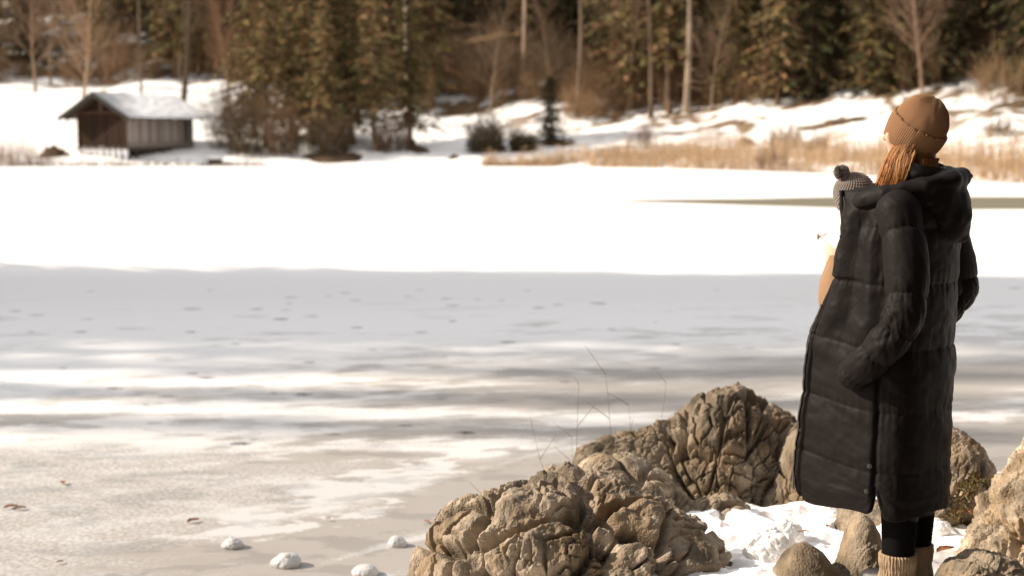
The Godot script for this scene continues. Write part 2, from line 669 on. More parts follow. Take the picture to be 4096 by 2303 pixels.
# ---------------------------------------------------------------- trees
func spruce_crown(H: float, low: float, wide: float, tint: Color, sd: int, dense: float) -> ArrayMesh:
	rng.seed = sd
	var s := Soup.new()
	var y := low
	var n := noise(FastNoiseLite.TYPE_SIMPLEX, 0.45, 2, sd)
	while y < H - 0.15:
		var f := (y - low) / (H - low)
		var reach := wide * pow(1.0 - f, 0.8) * smoothstep(-0.25, 0.12, f) + 0.12
		var count := int(rand(6, 9) * dense)
		var a0 := rand(0, TAU)
		for k in count:
			var a := a0 + TAU * k / count + rand(-0.3, 0.3)
			var L := reach * rand(0.55, 1.15) * (1.0 + 0.45 * n.get_noise_2d(cos(a) * 3.0 + sd, y * 2.0 + sin(a) * 3.0))
			if L < 0.15:
				continue
			var dir := Vector3(cos(a), 0, sin(a))
			var side := Vector3(-sin(a), 0, cos(a))
			var y0 := y + rand(-0.2, 0.2)
			var tone: float = rand(0.55, 1.35) * (0.9 + 0.5 * n.get_noise_3d(dir.x * L * 2.0, y0 * 1.5, dir.z * L * 2.0))
			var steps := int(clampf(L * 2.6, 2, 9))
			for q in steps:
				var t := (q + rand(0.3, 1.0)) / steps
				var drop := -0.30 * L * t - 0.18 * L * t * t + (0.22 * L * t * t if f > 0.5 else 0.10 * L * t * t)
				var p := Vector3(0, y0, 0) + dir * L * t + Vector3(0, drop, 0)
				s.col = Color(tint.r * tone * rand(0.8, 1.25), tint.g * tone * rand(0.85, 1.2), tint.b * tone, 1)
				for e in 3:
					var w := rand(0.10, 0.30) * (0.6 + 0.5 * (1.0 - t))
					var l := rand(0.28, 0.62) * (0.7 + 0.3 * (1.0 - f))
					var out := (dir * rand(0.0, 0.9) + side * rand(-1.0, 1.0)).normalized()
					var tip := p + out * l + Vector3(0, rand(-0.42, -0.05), 0)
					var cr := Vector3(rand(-1, 1), rand(-0.5, 0.5), rand(-1, 1)).normalized() * w
					s.tri(p - cr, tip, p + cr)
		y += rand(0.26, 0.46)
	return s.mesh()

func trunk_mesh(H: float, r: float, tint: Color, sd: int, dead: int, lean := Vector3.ZERO) -> ArrayMesh:
	rng.seed = sd
	var s := Soup.new()
	var p := Vector3(0, -0.6, 0)
	var n := 14
	var bend := Vector3(rand(-1, 1), 0, rand(-1, 1)) * 0.12
	var at := func(t: float) -> Vector3:
		return Vector3(0, -0.6 + (H + 0.6) * t, 0) + lean * t * H + bend * sin(t * PI * 1.5) * H * 0.12
	for k in n:
		var t0 := float(k) / n
		var t1 := float(k + 1) / n
		var q := rand(0.8, 1.2)
		s.col = Color(tint.r * q, tint.g * q, tint.b * q)
		s.rod(at.call(t0), at.call(t1), r * (1.0 - t0 * 0.92) * (1.0 + 0.5 * exp(-t0 * 40.0)), r * (1.0 - t1 * 0.92), 9)
	for k in dead:                                   # bare dead branches low on the stem
		var t := rand(0.06, 0.6)
		var a := rand(0, TAU)
		var l := rand(0.4, 1.9)
		var b: Vector3 = at.call(t)
		var q := rand(0.6, 1.1)
		s.col = Color(tint.r * q, tint.g * q, tint.b * q)
		var mid := b + Vector3(cos(a), -0.12, sin(a)) * l * 0.6
		s.rod(b, mid, 0.03, 0.02, 3)
		s.rod(mid, mid + Vector3(cos(a + rand(-0.5, 0.5)), rand(-0.4, 0.3), sin(a)) * l * 0.5, 0.02, 0.006, 3)
	return s.mesh()

func twigs(s: Soup, p: Vector3, d: Vector3, l: float, r: float, depth: int, up: float) -> void:
	var e := p + d * l
	s.rod(p, e, r, r * 0.62, 3 if depth < 3 else 5)
	if depth == 0:
		return
	var n := 2 if depth > 3 else 3
	for k in n + 1:
		var from := p.lerp(e, rand(0.45, 1.0)) if k else e
		var nd := (d + Vector3(rand(-1, 1), rand(-0.5, 0.7), rand(-1, 1)) * (0.34 if k == 0 else 0.85) + Vector3(0, up, 0)).normalized()
		twigs(s, from, nd, l * rand(0.55, 0.86), r * (0.62 if k == 0 else 0.45), depth - 1, up)

func bare_tree(called: String, label: String, at: Vector3, H: float, r: float, tint: Color, sd: int, group := "", up := 0.12) -> Node3D:
	rng.seed = sd
	var t := thing(called, label, "tree", at, 0.0, group)
	var tr := Soup.new()
	var cr := Soup.new()
	tr.col = tint
	cr.col = Color(tint.r * 0.85, tint.g * 0.8, tint.b * 0.75)
	var n := 9
	var p := Vector3(0, -0.5, 0)
	var d := Vector3(rand(-0.05, 0.05), 1, rand(-0.05, 0.05))
	for k in n:
		var q := p + d * (H + 0.5) / n
		tr.rod(p, q, r * (1.0 - 0.95 * k / n), r * (1.0 - 0.95 * (k + 1.0) / n), 7)
		if k > 1:
			for b in 5:
				var a := rand(0, TAU)
				twigs(cr, p.lerp(q, rand(0, 1)), Vector3(cos(a), rand(0.7, 1.5), sin(a)).normalized(), H * rand(0.10, 0.2) * (1.15 - 0.6 * k / n), r * 0.28 * (1.1 - 1.0 * k / n) + 0.008, 3, up)
		p = q
		d = (d + Vector3(rand(-0.09, 0.09), 0, rand(-0.09, 0.09))).normalized()
	part("trunk", tr.mesh(), M.bark, t)
	part("crown", cr.mesh(), M.bark, t)
	return t

func twig_bush(called: String, label: String, at: Vector3, wide: float, high: float, count: int, tint: Color, sd: int, leafy := 0.0, group := "", category := "bush") -> Node3D:
	rng.seed = sd
	var t := thing(called, label, category, at, 0.0, group)
	var s := Soup.new()
	var lf := Soup.new()
	for k in count:
		var a := rand(0, TAU)
		var q := rand(0.6, 1.3)
		s.col = Color(tint.r * q, tint.g * q, tint.b * q)
		var far := sqrt(rand(0.0, 1.0))
		var b := Vector3(cos(a), 0, sin(a)) * wide * far * 0.75
		var d := (Vector3(cos(a), 0, sin(a)) * rand(-0.1, 0.5) * wide / high + Vector3(rand(-0.3, 0.3), 1, rand(-0.3, 0.3))).normalized()
		var l := high * rand(0.25, 0.7) * (1.0 - 0.55 * far * far)
		twigs(s, b - Vector3(0, 0.1, 0), d, l, 0.022, 2, 0.1)
		if leafy > 0.0:
			for e in int(26 * leafy):
				var p := b + d * l * rand(0.1, 1.5) + Vector3(rand(-1, 1), rand(-0.7, 0.7), rand(-1, 1)) * 0.3
				var g := rand(0.5, 1.3)
				lf.col = Color(0.055 * g, 0.045 * g, 0.018 * g)
				var u := Vector3(rand(-1, 1), rand(-1, 1), rand(-1, 1)).normalized() * 0.16
				var w := Vector3(rand(-1, 1), rand(-1, 1), rand(-1, 1)).normalized() * 0.08
				lf.tri(p - w, p + u, p + w)
	part("stems", s.mesh(), M.bark, t)
	if leafy > 0.0:
		part("foliage", lf.mesh(), M.needle, t)
	return t

func ground_at(x: float, z: float) -> Vector3:
	return Vector3(x, land(x, z), z)

const ORDINAL := ["first", "second", "third", "fourth", "fifth", "sixth", "seventh", "eighth", "ninth", "tenth", "eleventh", "twelfth", "thirteenth", "fourteenth", "fifteenth", "sixteenth", "seventeenth", "eighteenth", "nineteenth", "twentieth", "twenty-first", "twenty-second", "twenty-third", "twenty-fourth", "twenty-fifth", "twenty-sixth", "twenty-seventh", "twenty-eighth", "twenty-ninth", "thirtieth"]

func build_forest() -> void:
	var olive := Color(0.172, 0.130, 0.056)
	var warm := Color(0.238, 0.168, 0.080)
	var deep := Color(0.088, 0.070, 0.034)
	var bark := Color(0.17, 0.115, 0.07)
	# patterns, moved to the first place that each one takes
	var kinds := [
		[23.0, 0.9, 3.0, olive, 101, 1.0], [20.0, 1.6, 2.6, warm, 102, 1.0], [25.0, 0.7, 3.4, deep, 103, 1.0],
		[18.0, 3.6, 2.5, warm, 104, 0.8], [22.0, 2.4, 3.1, olive, 105, 0.9], [16.0, 0.4, 2.5, deep, 106, 1.1]]
	var makers := []
	for k in kinds:
		var crown := spruce_crown(k[0], k[1], k[2], k[3], k[4], k[5])
		var trunk := trunk_mesh(k[0], k[0] * 0.011, bark, k[4], 34)
		makers.append([crown, trunk])
	var place := func(kind: int, called: String, label: String, at: Vector3, turn: float, size: Vector3, group: String) -> Node3D:
		var t := thing(called, label, "tree", at, turn, group)
		t.scale = size
		part("crown", makers[kind][0], M.needle, t)
		part("trunk", makers[kind][1], M.bark, t)
		return t
	# the forest edge and the rows behind it
	rng.seed = 2024
	var row := 0
	var seen_front := 0
	var s := 1.0
	while s < 46.0:
		var x := -88.0 + rand(0, 3)
		while x < 78.0:
			var px := x + rand(-0.9, 0.9)
			var want := edge_s(px) + s + rand(-1.2, 1.2)
			# walk inland to that distance
			var z := inland_z(px, want)
			var kind := rng.randi_range(0, 5)
			# a bright opening with a slope of bracken stands left of the middle
			var gap := row < 4 and px > -3.0 - 0.5 * s and px < 7.5 - 0.2 * s
			if row == 0 and kind == 2:
				kind = 4
			if px > 20.0 and rand(0, 1) < 0.6:
				kind = 2 if row else 5
			if px < -33.0 and row < 4 and rand(0, 1) < 0.65:
				gap = true
			if not gap and absf(px * 1422.0 / -z) < 860.0:
				var lab: String
				var grp: String
				if row == 0:
					var at_x := px * 1422.0 / -z
					if at_x < -512.0 or at_x > 512.0:
						lab = "spruce in the front row of the forest, beyond the %s border of the picture" % ["left", "right"][int(at_x > 0.0)]
					else:
						lab = "olive green spruce, %s from the left in the front row of the forest" % ORDINAL[seen_front]
						seen_front += 1
					grp = "spruces along the forest edge"
				elif row < 3:
					lab = "brownish spruce half hidden behind the front row of the forest"
					grp = "spruces behind the forest edge"
				else:
					lab = "dark spruce deep in the forest on the hillside"
					grp = "dark spruces deep in the forest"
				var sc := rand(0.85, 1.2)
				place.call(kind, "spruce_tree", lab, ground_at(px, z), rand(0, TAU), Vector3(sc * rand(0.9, 1.15), sc, sc * rand(0.9, 1.15)), grp)
			x += rand(2.7, 4.1) if row < 3 else rand(3.8, 5.4)
		s += 4.6 if row < 3 else 6.5
		row += 1
	# brown leafless shrubs along the forest edge
	var protos := []
	for k in 3:
		protos.append(twig_bush("leafless_shrub", "leafless brown shrub at the foot of the forest", Vector3.ZERO, 2.2, 3.6, 46, [Color(0.21, 0.125, 0.07), Color(0.17, 0.105, 0.06), Color(0.24, 0.155, 0.085)][k], 300 + k, 0.0, "leafless shrubs along the forest edge"))
	rng.seed = 77
	var first := [true, true, true]
	for k in 92:
		var px := rand(-50.0, 48.0)
		var back := rand(-2.0, 12.0)
		var z := inland_z(px, edge_s(px) + back)
		var w := k % 3
		var sc := rand(0.55, 1.35)
		var size := Vector3(sc, sc * rand(0.8, 1.3), sc)
		if first[w]:
			protos[w].position = ground_at(px, z)
			protos[w].scale = size
			first[w] = false
		else:
			copy_of(protos[w], "leafless_shrub", "leafless brown shrub at the foot of the forest", "bush", ground_at(px, z), rand(0, TAU), size, "leafless shrubs along the forest edge")
	# pale and single stems that stand out of the forest
	var pale := Color(0.27, 0.21, 0.15)
	var grey := Color(0.14, 0.10, 0.068)
	var stems := [
		[-8.15, -113.0, 0.25, Color(0.46, 0.37, 0.28), Vector3(-0.012, 0, 0), "pale straight trunk left of the middle, ending in the brown slope"],
		[13.3, -110.0, 0.27, pale, Vector3(0.004, 0, 0), "tall pale trunk right of the middle, brightest on that side"],
		[10.9, -112.5, 0.20, grey, Vector3(-0.05, 0, 0), "crooked grey trunk leaning left beside the tall pale trunk"],
		[12.2, -114.0, 0.22, grey, Vector3(0.0, 0, 0), "grey trunk between the crooked trunk and the tall pale trunk"],
		[5.2, -115.0, 0.24, grey, Vector3(0.005, 0, 0), "grey trunk with dead branches above the rounded tan shrub"],
		[-6.6, -127.0, 0.30, Color(0.13, 0.095, 0.065), Vector3(0, 0, 0), "thick brown trunk just right of the pale straight trunk"],
		[-25.6, -111.0, 0.24, Color(0.085, 0.06, 0.04), Vector3(0.07, 0, 0), "dark trunk leaning right behind the end of the boathouse roof"],
		[-29.2, -113.0, 0.11, grey, Vector3(0.0, 0, 0), "thin grey trunk left of the leaning dark trunk"],
		[-46.0, -128.0, 0.32, Color(0.12, 0.085, 0.06), Vector3(-0.02, 0, 0), "dark trunk at the left edge of the picture"],
		[22.5, -108.0, 0.20, grey, Vector3(0.01, 0, 0), "slim grey trunk in the dark forest left of the brown hat"],
		[19.0, -109.0, 0.16, grey, Vector3(-0.01, 0, 0), "thin grey trunk before the dark gap in the forest"],
		[1.0, -128.0, 0.22, Color(0.46, 0.33, 0.24), Vector3(0, 0, 0), "short bright trunk glimpsed in the dark gap above the brown slope"]]
	var k := 0
	for q in stems:
		var t := thing("leafless_tree", q[5], "tree", ground_at(q[0], q[1]))
		part("trunk", trunk_mesh(21.0, q[2], q[3], 400 + k, 26 if k != 0 else 2, q[4]), M.bark, t)
		k += 1
	bare_tree("bare_tree", "leafless light brown tree spreading its branches above the boathouse ridge", ground_at(-33.6, -112.0), 12.5, 0.17, Color(0.33, 0.235, 0.15), 501, "", 0.2)
	bare_tree("bare_tree", "slender leafless tree at the forest edge left of the boathouse", ground_at(-40.5, -122.0), 11.0, 0.14, Color(0.24, 0.165, 0.11), 502)
	bare_tree("bare_tree", "leafless tree with reddish twigs behind the right end of the boathouse", ground_at(-22.0, -112.0), 10.0, 0.13, Color(0.27, 0.165, 0.10), 503)
	bare_tree("bare_tree", "greyish leafless tree behind the top of the brown hat", ground_at(28.6, -100.0), 10.0, 0.12, Color(0.30, 0.21, 0.15), 504)
	# leafless light brown trees scattered along the edge of the forest
	var light := bare_tree("bare_tree", "leafless light brown tree at the edge of the forest", Vector3.ZERO, 12.0, 0.15, Color(0.23, 0.165, 0.11), 505, "leafless trees along the forest edge", 0.16)
	rng.seed = 909
	var seen_bare := 0
	for k3 in 15:
		var lx := -47.0 + k3 * 5.6 + rand(-1.2, 1.2)
		var lp := ground_at(lx, inland_z(lx, edge_s(lx) + rand(-1.5, 3.0)))
		var ls := rand(0.6, 1.15)
		var at_px := lp.x * 1422.0 / -lp.z
		var l3 := "leafless light brown tree at the forest edge, outside the picture"
		if absf(at_px) < 512.0:
			l3 = "leafless light brown tree, %s from the left along the forest edge" % ORDINAL[seen_bare]
			seen_bare += 1
		if k3 == 0:
			light.set_meta("label", l3)
			light.position = lp
		else:
			copy_of(light, "bare_tree", l3, "tree", lp, rand(0, TAU), Vector3(ls, ls * rand(0.8, 1.2), ls), "leafless trees along the forest edge")
	# trees on the bank beside the boathouse, snow shining through under them
	var mids := [
		[3, -17.2, -99.5, 0.62, "small spruce nearest to the boathouse among the trees on the bank"],
		[1, -14.2, -101.0, 0.80, "tallest spruce among the trees right of the boathouse"],
		[4, -11.4, -102.0, 0.70, "bushy spruce in the middle of the trees right of the boathouse"],
		[3, -9.4, -98.5, 0.72, "spruce with a bare lower stem right of the boathouse"],
		[1, -15.9, -104.5, 0.85, "spruce behind the bank's other trees, close to the boathouse"],
		[4, -7.3, -102.5, 0.62, "rightmost spruce of the trees on the bank by the boathouse"],
		[3, -12.8, -97.5, 0.58, "short spruce at the front of the trees right of the boathouse"],
		[1, -18.6, -103.0, 0.72, "spruce rising directly behind the end of the boathouse"], [0, -12.6, -105.5, 0.66, "dense dark spruce at the back of the trees right of the boathouse"]]
	for q in mids:
		var t: Node3D = place.call(q[0], "spruce_tree", q[4], ground_at(q[1], q[2]), float(q[1]), Vector3(q[3] * 1.05, q[3], q[3] * 1.05), "")
		t.scale.x *= 1.35
		t.scale.z *= 1.35
		t.position.y += 0.15
	# the two spruces before the forest at the right
	place.call(5, "spruce_tree", "small dark spruce alone on the snow right of the middle", ground_at(2.65, -101.0), 0.4, Vector3(0.62, 0.30, 0.62), "")
	place.call(0, "spruce_tree", "full olive spruce reaching to the ground left of the brown hat", ground_at(26.2, -103.5), 1.1, Vector3(0.85, 0.8, 0.85), "")
	# spruces on the near shore at the left: outside the picture, their shadows lie across the ice
	rng.seed = 5
	var lefts := []
	var zz := -23.2
	while zz < -16.6:
		for r in 3:
			lefts.append([-17.0 - r * 4.2 + rand(-0.8, 0.8), zz + rand(-0.3, 0.3), 0.60])
		zz += 1.25
	for q in [[-17.5, -15.2, 0.42], [-23.0, -14.7, 0.34], [-18.8, -13.0, 0.26], [-26.0, -12.3, 0.28]]:
		lefts.append(q)
	for q in lefts:
		var sc := rand(0.95, 1.2)
		place.call(rng.randi_range(0, 2), "spruce_tree", "tall spruce on the near shore, throwing its shadow over the ice", Vector3(q[0], land(q[0], q[1]), q[1]), rand(0, TAU), Vector3(sc * q[2], sc, sc * q[2]), "spruces on the near shore")
	# unseen spruces added behind and right of the camera to cut fill light
	for k2 in 40:
		var bx := -13.0 + (k2 % 10) * 4.6 + rand(-1.2, 1.2)
		var bz := 6.5 + (k2 / 10) * 4.4 + rand(-1.2, 1.2)
		var sc := rand(0.85, 1.15)
		place.call([0, 1, 2, 5][k2 % 4], "spruce_tree", "added spruce out of view, cutting fill light on the coat", Vector3(bx, land(bx, bz), bz), rand(0, TAU), Vector3(sc, sc, sc), "unseen spruces added to cut fill light")
	for k2 in 12:  # more added spruces, blocking sky light from the right
		var bx := 9.0 + (k2 % 3) * 4.2 + rand(-0.8, 0.8)
		var bz := -5.0 + (k2 / 3) * 3.4 + rand(-0.8, 0.8)
		place.call([2, 5, 0][k2 % 3], "spruce_tree", "added spruce out of view, cutting fill light on the coat", Vector3(bx, land(bx, bz), bz), rand(0, TAU), Vector3(0.95, 1.0, 0.95), "unseen spruces added to cut fill light")

# ---------------------------------------------------------------- boathouse, reeds, things on the far shore
func build_boathouse() -> void:
	# local axes: x along the gable (5.0 m), z along the ridge (7.4 m); the gable looks to the left of the camera
	var at := Vector3(-25.3, 1.22, -94.0)
	var b := thing("boathouse", "small dark wooden boathouse with snow on its roof at the far shore", "building", at, 0.0)
	b.rotation.y = deg_to_rad(-28.0)
	var W := 4.3
	var L := 6.5
	var E := 2.3
	var R := 3.45
	rng.seed = 31
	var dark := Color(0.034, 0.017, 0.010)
	var weather := Color(0.27, 0.23, 0.205)
	# inner shell that the planks are nailed to; the near corner stands at the origin
	var s := Soup.new()
	s.col = Color(0.03, 0.02, 0.014)
	s.box(Vector3(-W + 0.06, 0.05, -L + 0.06), Vector3(-0.06, E, -0.06))
	part("wall", s.mesh(), M.vertex, b)
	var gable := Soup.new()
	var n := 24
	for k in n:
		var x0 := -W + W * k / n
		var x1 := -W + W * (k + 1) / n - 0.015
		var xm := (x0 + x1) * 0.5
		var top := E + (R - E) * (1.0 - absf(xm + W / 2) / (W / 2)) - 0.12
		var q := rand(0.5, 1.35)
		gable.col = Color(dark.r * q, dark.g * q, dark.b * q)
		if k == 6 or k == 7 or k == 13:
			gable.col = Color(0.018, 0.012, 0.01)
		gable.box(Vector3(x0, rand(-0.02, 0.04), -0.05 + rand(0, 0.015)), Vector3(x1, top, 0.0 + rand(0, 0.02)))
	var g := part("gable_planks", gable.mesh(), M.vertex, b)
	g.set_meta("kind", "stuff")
	var side := Soup.new()
	n = 34
	for k in n:
		var z0 := -L + L * k / n
		var z1 := -L + L * (k + 1) / n - 0.015
		var q := rand(0.55, 1.35) * (0.55 if k < 5 else 1.0)
		side.col = Color(weather.r * q, weather.g * q, weather.b * q)
		side.box(Vector3(-0.05, rand(-0.03, 0.05), z0), Vector3(rand(0, 0.02), E - 0.05, z1))
	var sd := part("side_planks", side.mesh(), M.vertex, b)
	sd.set_meta("kind", "stuff")
	var back := Soup.new()
	back.col = Color(0.05, 0.032, 0.022)
	back.box(Vector3(-W - 0.0, 0, -L), Vector3(-W + 0.05, E, 0))
	back.box(Vector3(-W, 0, -L - 0.03), Vector3(0, E, -L + 0.05))
	part("back_wall", back.mesh(), M.vertex, b)
	# battens and sill
	s = Soup.new()
	s.col = Color(0.20, 0.165, 0.14)
	s.box(Vector3(0.022, 0.02, -L), Vector3(0.075, 0.32, 0.02))
	part("sill_board", s.mesh(), M.vertex, b)
	s = Soup.new()
	s.col = Color(0.22, 0.18, 0.155)
	s.box(Vector3(0.021, 0.34, -2.95), Vector3(0.06, E - 0.1, -2.8))
	part("batten", s.mesh(), M.vertex, b)
	for q in [[-W + 0.06, 0.024], [-0.02, 0.026]]:
		s = Soup.new()
		s.col = Color(0.05, 0.028, 0.018)
		s.box(Vector3(q[0] - 0.08, -0.02, 0.024), Vector3(q[0] + 0.08, E, 0.10))
		part("corner_post", s.mesh(), M.vertex, b)
	s = Soup.new()
	s.col = Color(0.065, 0.034, 0.02)
	s.box(Vector3(-W, E - 0.12, 0.026), Vector3(0, E + 0.06, 0.14))
	part("tie_beam", s.mesh(), M.vertex, b)
	s = Soup.new()
	s.col = Color(0.11, 0.07, 0.045)
	s.box(Vector3(-W / 2 - 0.08, E + 0.07, 0.03), Vector3(-W / 2 + 0.08, R - 0.2, 0.13))
	part("king_post", s.mesh(), M.vertex, b)
	# two roof slopes with overhang, boards at the gable, snow
	var run := W / 2 + 0.95
	var fall := (R - E) / (W / 2)
	for sgn in [-1.0, 1.0]:
		var ridge := Vector3(-W / 2, R + 0.06, 0)
		var eave := Vector3(-W / 2 + sgn * run, R + 0.06 - fall * run, 0)
		var up := Vector3(0, 0.11, 0)
		s = Soup.new()
		s.col = Color(0.07, 0.06, 0.052)
		slab(s, ridge + Vector3(0, 0, 0.85), eave + Vector3(0, 0, 0.85), -L - 1.5, up)
		var rf := part("roof", s.mesh(), M.vertex, b)
		s = Soup.new()
		s.col = Color(0.035, 0.034, 0.03)
		slab(s, ridge + Vector3(0, -0.16, 0.90), eave + Vector3(0, -0.16, 0.90), -0.045, Vector3(0, 0.29, 0))
		part("verge_board", s.mesh(), M.vertex, rf)
		for k in 5:
			s = Soup.new()
			s.col = Color(0.07, 0.04, 0.025)
			var rz := lerpf(0.3, -L, k / 4.0)
			slab(s, Vector3(-W / 2, R - 0.10, rz), Vector3(eave.x - sgn * 0.12, eave.y - 0.12, rz), -0.14, Vector3(0, 0.15, 0))
			part("rafter", s.mesh(), M.vertex, rf)
	# snow over the roof, melted back near the ridge at the gable
	var vs := PackedVector3Array()
	var cs := PackedColorArray()
	var nn := noise(FastNoiseLite.TYPE_SIMPLEX, 0.6, 2, 9)
	for sgn in [-1.0, 1.0]:
		vs = PackedVector3Array()
		cs = PackedColorArray()
		for j in 40:
			for i in 24:
				var u := i / 23.0
				var w := j / 39.0
				var z := lerpf(0.80, -L - 0.60, w)
				var x: float = -W / 2 + sgn * run * u * 1.015
				var y := R + 0.06 - fall * run * u
				var melt := smoothstep(0.45, 0.0, w + 0.35 * (u - 0.4) + 0.12 * nn.get_noise_2d(u * 3.0, z)) if sgn > 0.0 else 0.0
				var edge := minf(minf(u * 23.0, (1.0 - u) * 23.0), minf(w, 1.0 - w) * 39.0)
				var th := 0.12 + 0.06 * clampf(edge / 2.0, 0, 1) * (1.0 - melt) + 0.03 * nn.get_noise_2d(x * 2.0, z * 2.0) * (1.0 - melt)
				if u > 0.98:
					th -= 0.06 * (1.0 - melt)
				vs.append(Vector3(x, y + th, z))
				cs.append(Color(0.87, 0.86, 0.85).lerp(Color(0.30, 0.31, 0.325), melt))
		part("roof_snow", smooth_mesh(vs, grid_ix(40, 24, sgn < 0.0), cs), M.snow, b)
	# stakes below the floor on the lake side, with hanging ice
	for k in 7:
		s = Soup.new()
		s.col = Color(0.07, 0.05, 0.038)
		var x := -W + 0.1 + (W - 0.2) * k / 6.0
		s.rod(Vector3(x, -1.3, -0.12), Vector3(x, 0.0, -0.12), 0.10, 0.09, 8)
		part("stake", s.mesh(), M.vertex, b)
	for k in 4:
		s = Soup.new()
		s.col = Color(0.06, 0.045, 0.036)
		var z := -1.0 - 1.6 * k
		s.rod(Vector3(-0.1, -1.3, z), Vector3(-0.1, 0.0, z), 0.10, 0.09, 8)
		part("stake", s.mesh(), M.vertex, b)
	s = Soup.new()
	s.col = Color(0.10, 0.082, 0.068)
	s.box(Vector3(-W - 0.1, -0.17, -L), Vector3(0.1, -0.03, 0.13))
	part("floor", s.mesh(), M.vertex, b)
	for k in 8:
		s = Soup.new()
		s.col = Color(0.78, 0.78, 0.80)
		var x := -W + 0.5 + k * 0.53
		var l: float = [0.35, 0.4, 0.75, 0.85, 0.8, 0.95, 0.85, 0.8][k]
		s.rod(Vector3(x, -0.15, 0.06), Vector3(x, -0.15 - l * 0.35, 0.06), 0.17, 0.15, 8)
		s.rod(Vector3(x, -0.15 - l * 0.35, 0.06), Vector3(x, -0.15 - l, 0.06), 0.15, 0.02, 8)
		part("icicle", s.mesh(), M.snow, b)

func slab(s: Soup, a: Vector3, b: Vector3, depth: float, up: Vector3) -> void:
	var q := Vector3(0, 0, depth)
	var p := [a, b, b + q, a + q]
	for k in 4:
		var i: Vector3 = p[k]
		var j: Vector3 = p[(k + 1) % 4]
		s.quad(i, j, j + up, i + up)
	s.quad(p[0] + up, p[1] + up, p[2] + up, p[3] + up)
	s.quad(p[0], p[3], p[2], p[1])

func reed_bed(called: String, label: String, pts: Callable, count: int, high: float, tint: Color, sd: int) -> void:
	rng.seed = sd
	var tall := noise(FastNoiseLite.TYPE_SIMPLEX, 0.35, 2, sd)
	var s := Soup.new()
	for k in count:
		var p: Vector3 = pts.call()
		if p.y < -50.0:
			continue
		var h := high * (0.25 + 0.95 * rng.randf() * rng.randf()) * (0.85 + 0.75 * smoothstep(4.0, 24.0, p.x) if high == 1.55 else 1.5) * (1.0 + 0.5 * tall.get_noise_2d(p.x, p.z))
		var q := rand(0.6, 1.25)
		s.col = Color(tint.r * q, tint.g * q, tint.b * q)
		var a := rand(0, TAU)
		var w := Vector3(cos(a), 0, sin(a)) * rand(0.010, 0.022)
		var tip := p + Vector3(rand(-0.22, 0.22), 1, rand(-0.22, 0.22)) * h
		s.tri(p - w, tip, p + w)
		if rng.randf() < 0.35:                     # a hanging dry leaf or plume
			var m := p.lerp(tip, rand(0.5, 0.95))
			var d := Vector3(rand(-0.3, 0.3), rand(-0.15, 0.2), rand(-0.3, 0.3))
			s.tri(m, m + d, m + d * 0.5 + Vector3(0, 0.05, 0))
	var o := part(called, s.mesh(), M.needle, self)
	o.set_meta("kind", "stuff")
	o.set_meta("label", label)
	o.set_meta("category", "reeds")

func build_reeds() -> void:
	var clump := noise(FastNoiseLite.TYPE_SIMPLEX, 0.18, 2, 66)
	var tan_c := Color(0.50, 0.355, 0.22)
	reed_bed("reed_bed", "long bed of dry tan reeds along the right half of the far shore", func() -> Vector3:
		var x := rand(-2.0, 34.0)
		var deep := 1.5 + 6.5 * smoothstep(-2.0, 16.0, x)
		var z := shore_z(x) - rand(-0.6, deep)
		if clump.get_noise_2d(x * 0.7, z) < lerpf(0.45, -0.40, smoothstep(-2.0, 12.0, x)) + rand(-0.25, 0.25):
			return Vector3(0, -99, 0)
		return Vector3(x, maxf(land(x, z), 0.0), z), 21000, 1.55, tan_c, 71)
	reed_bed("reed_bed", "sparse brown reeds standing in the ice left of the boathouse", func() -> Vector3:
		var x := rand(-42.0, -28.6)
		var z := shore_z(x) - rand(-0.5, 3.0)
		if rand(0, 1) < smoothstep(-33.0, -28.6, x):
			return Vector3(0, -99, 0)
		return Vector3(x, maxf(land(x, z), 0.0), z), 1500, 2.0, Color(0.26, 0.165, 0.11), 72)
	reed_bed("dry_grass", "low brown grass at the water's edge before the boathouse", func() -> Vector3:
		var x := rand(-33.0, -16.0)
		var z := shore_z(x) - rand(0.0, 0.7)
		return Vector3(x, maxf(land(x, z), 0.0), z), 900, 0.4, Color(0.11, 0.08, 0.05), 73)

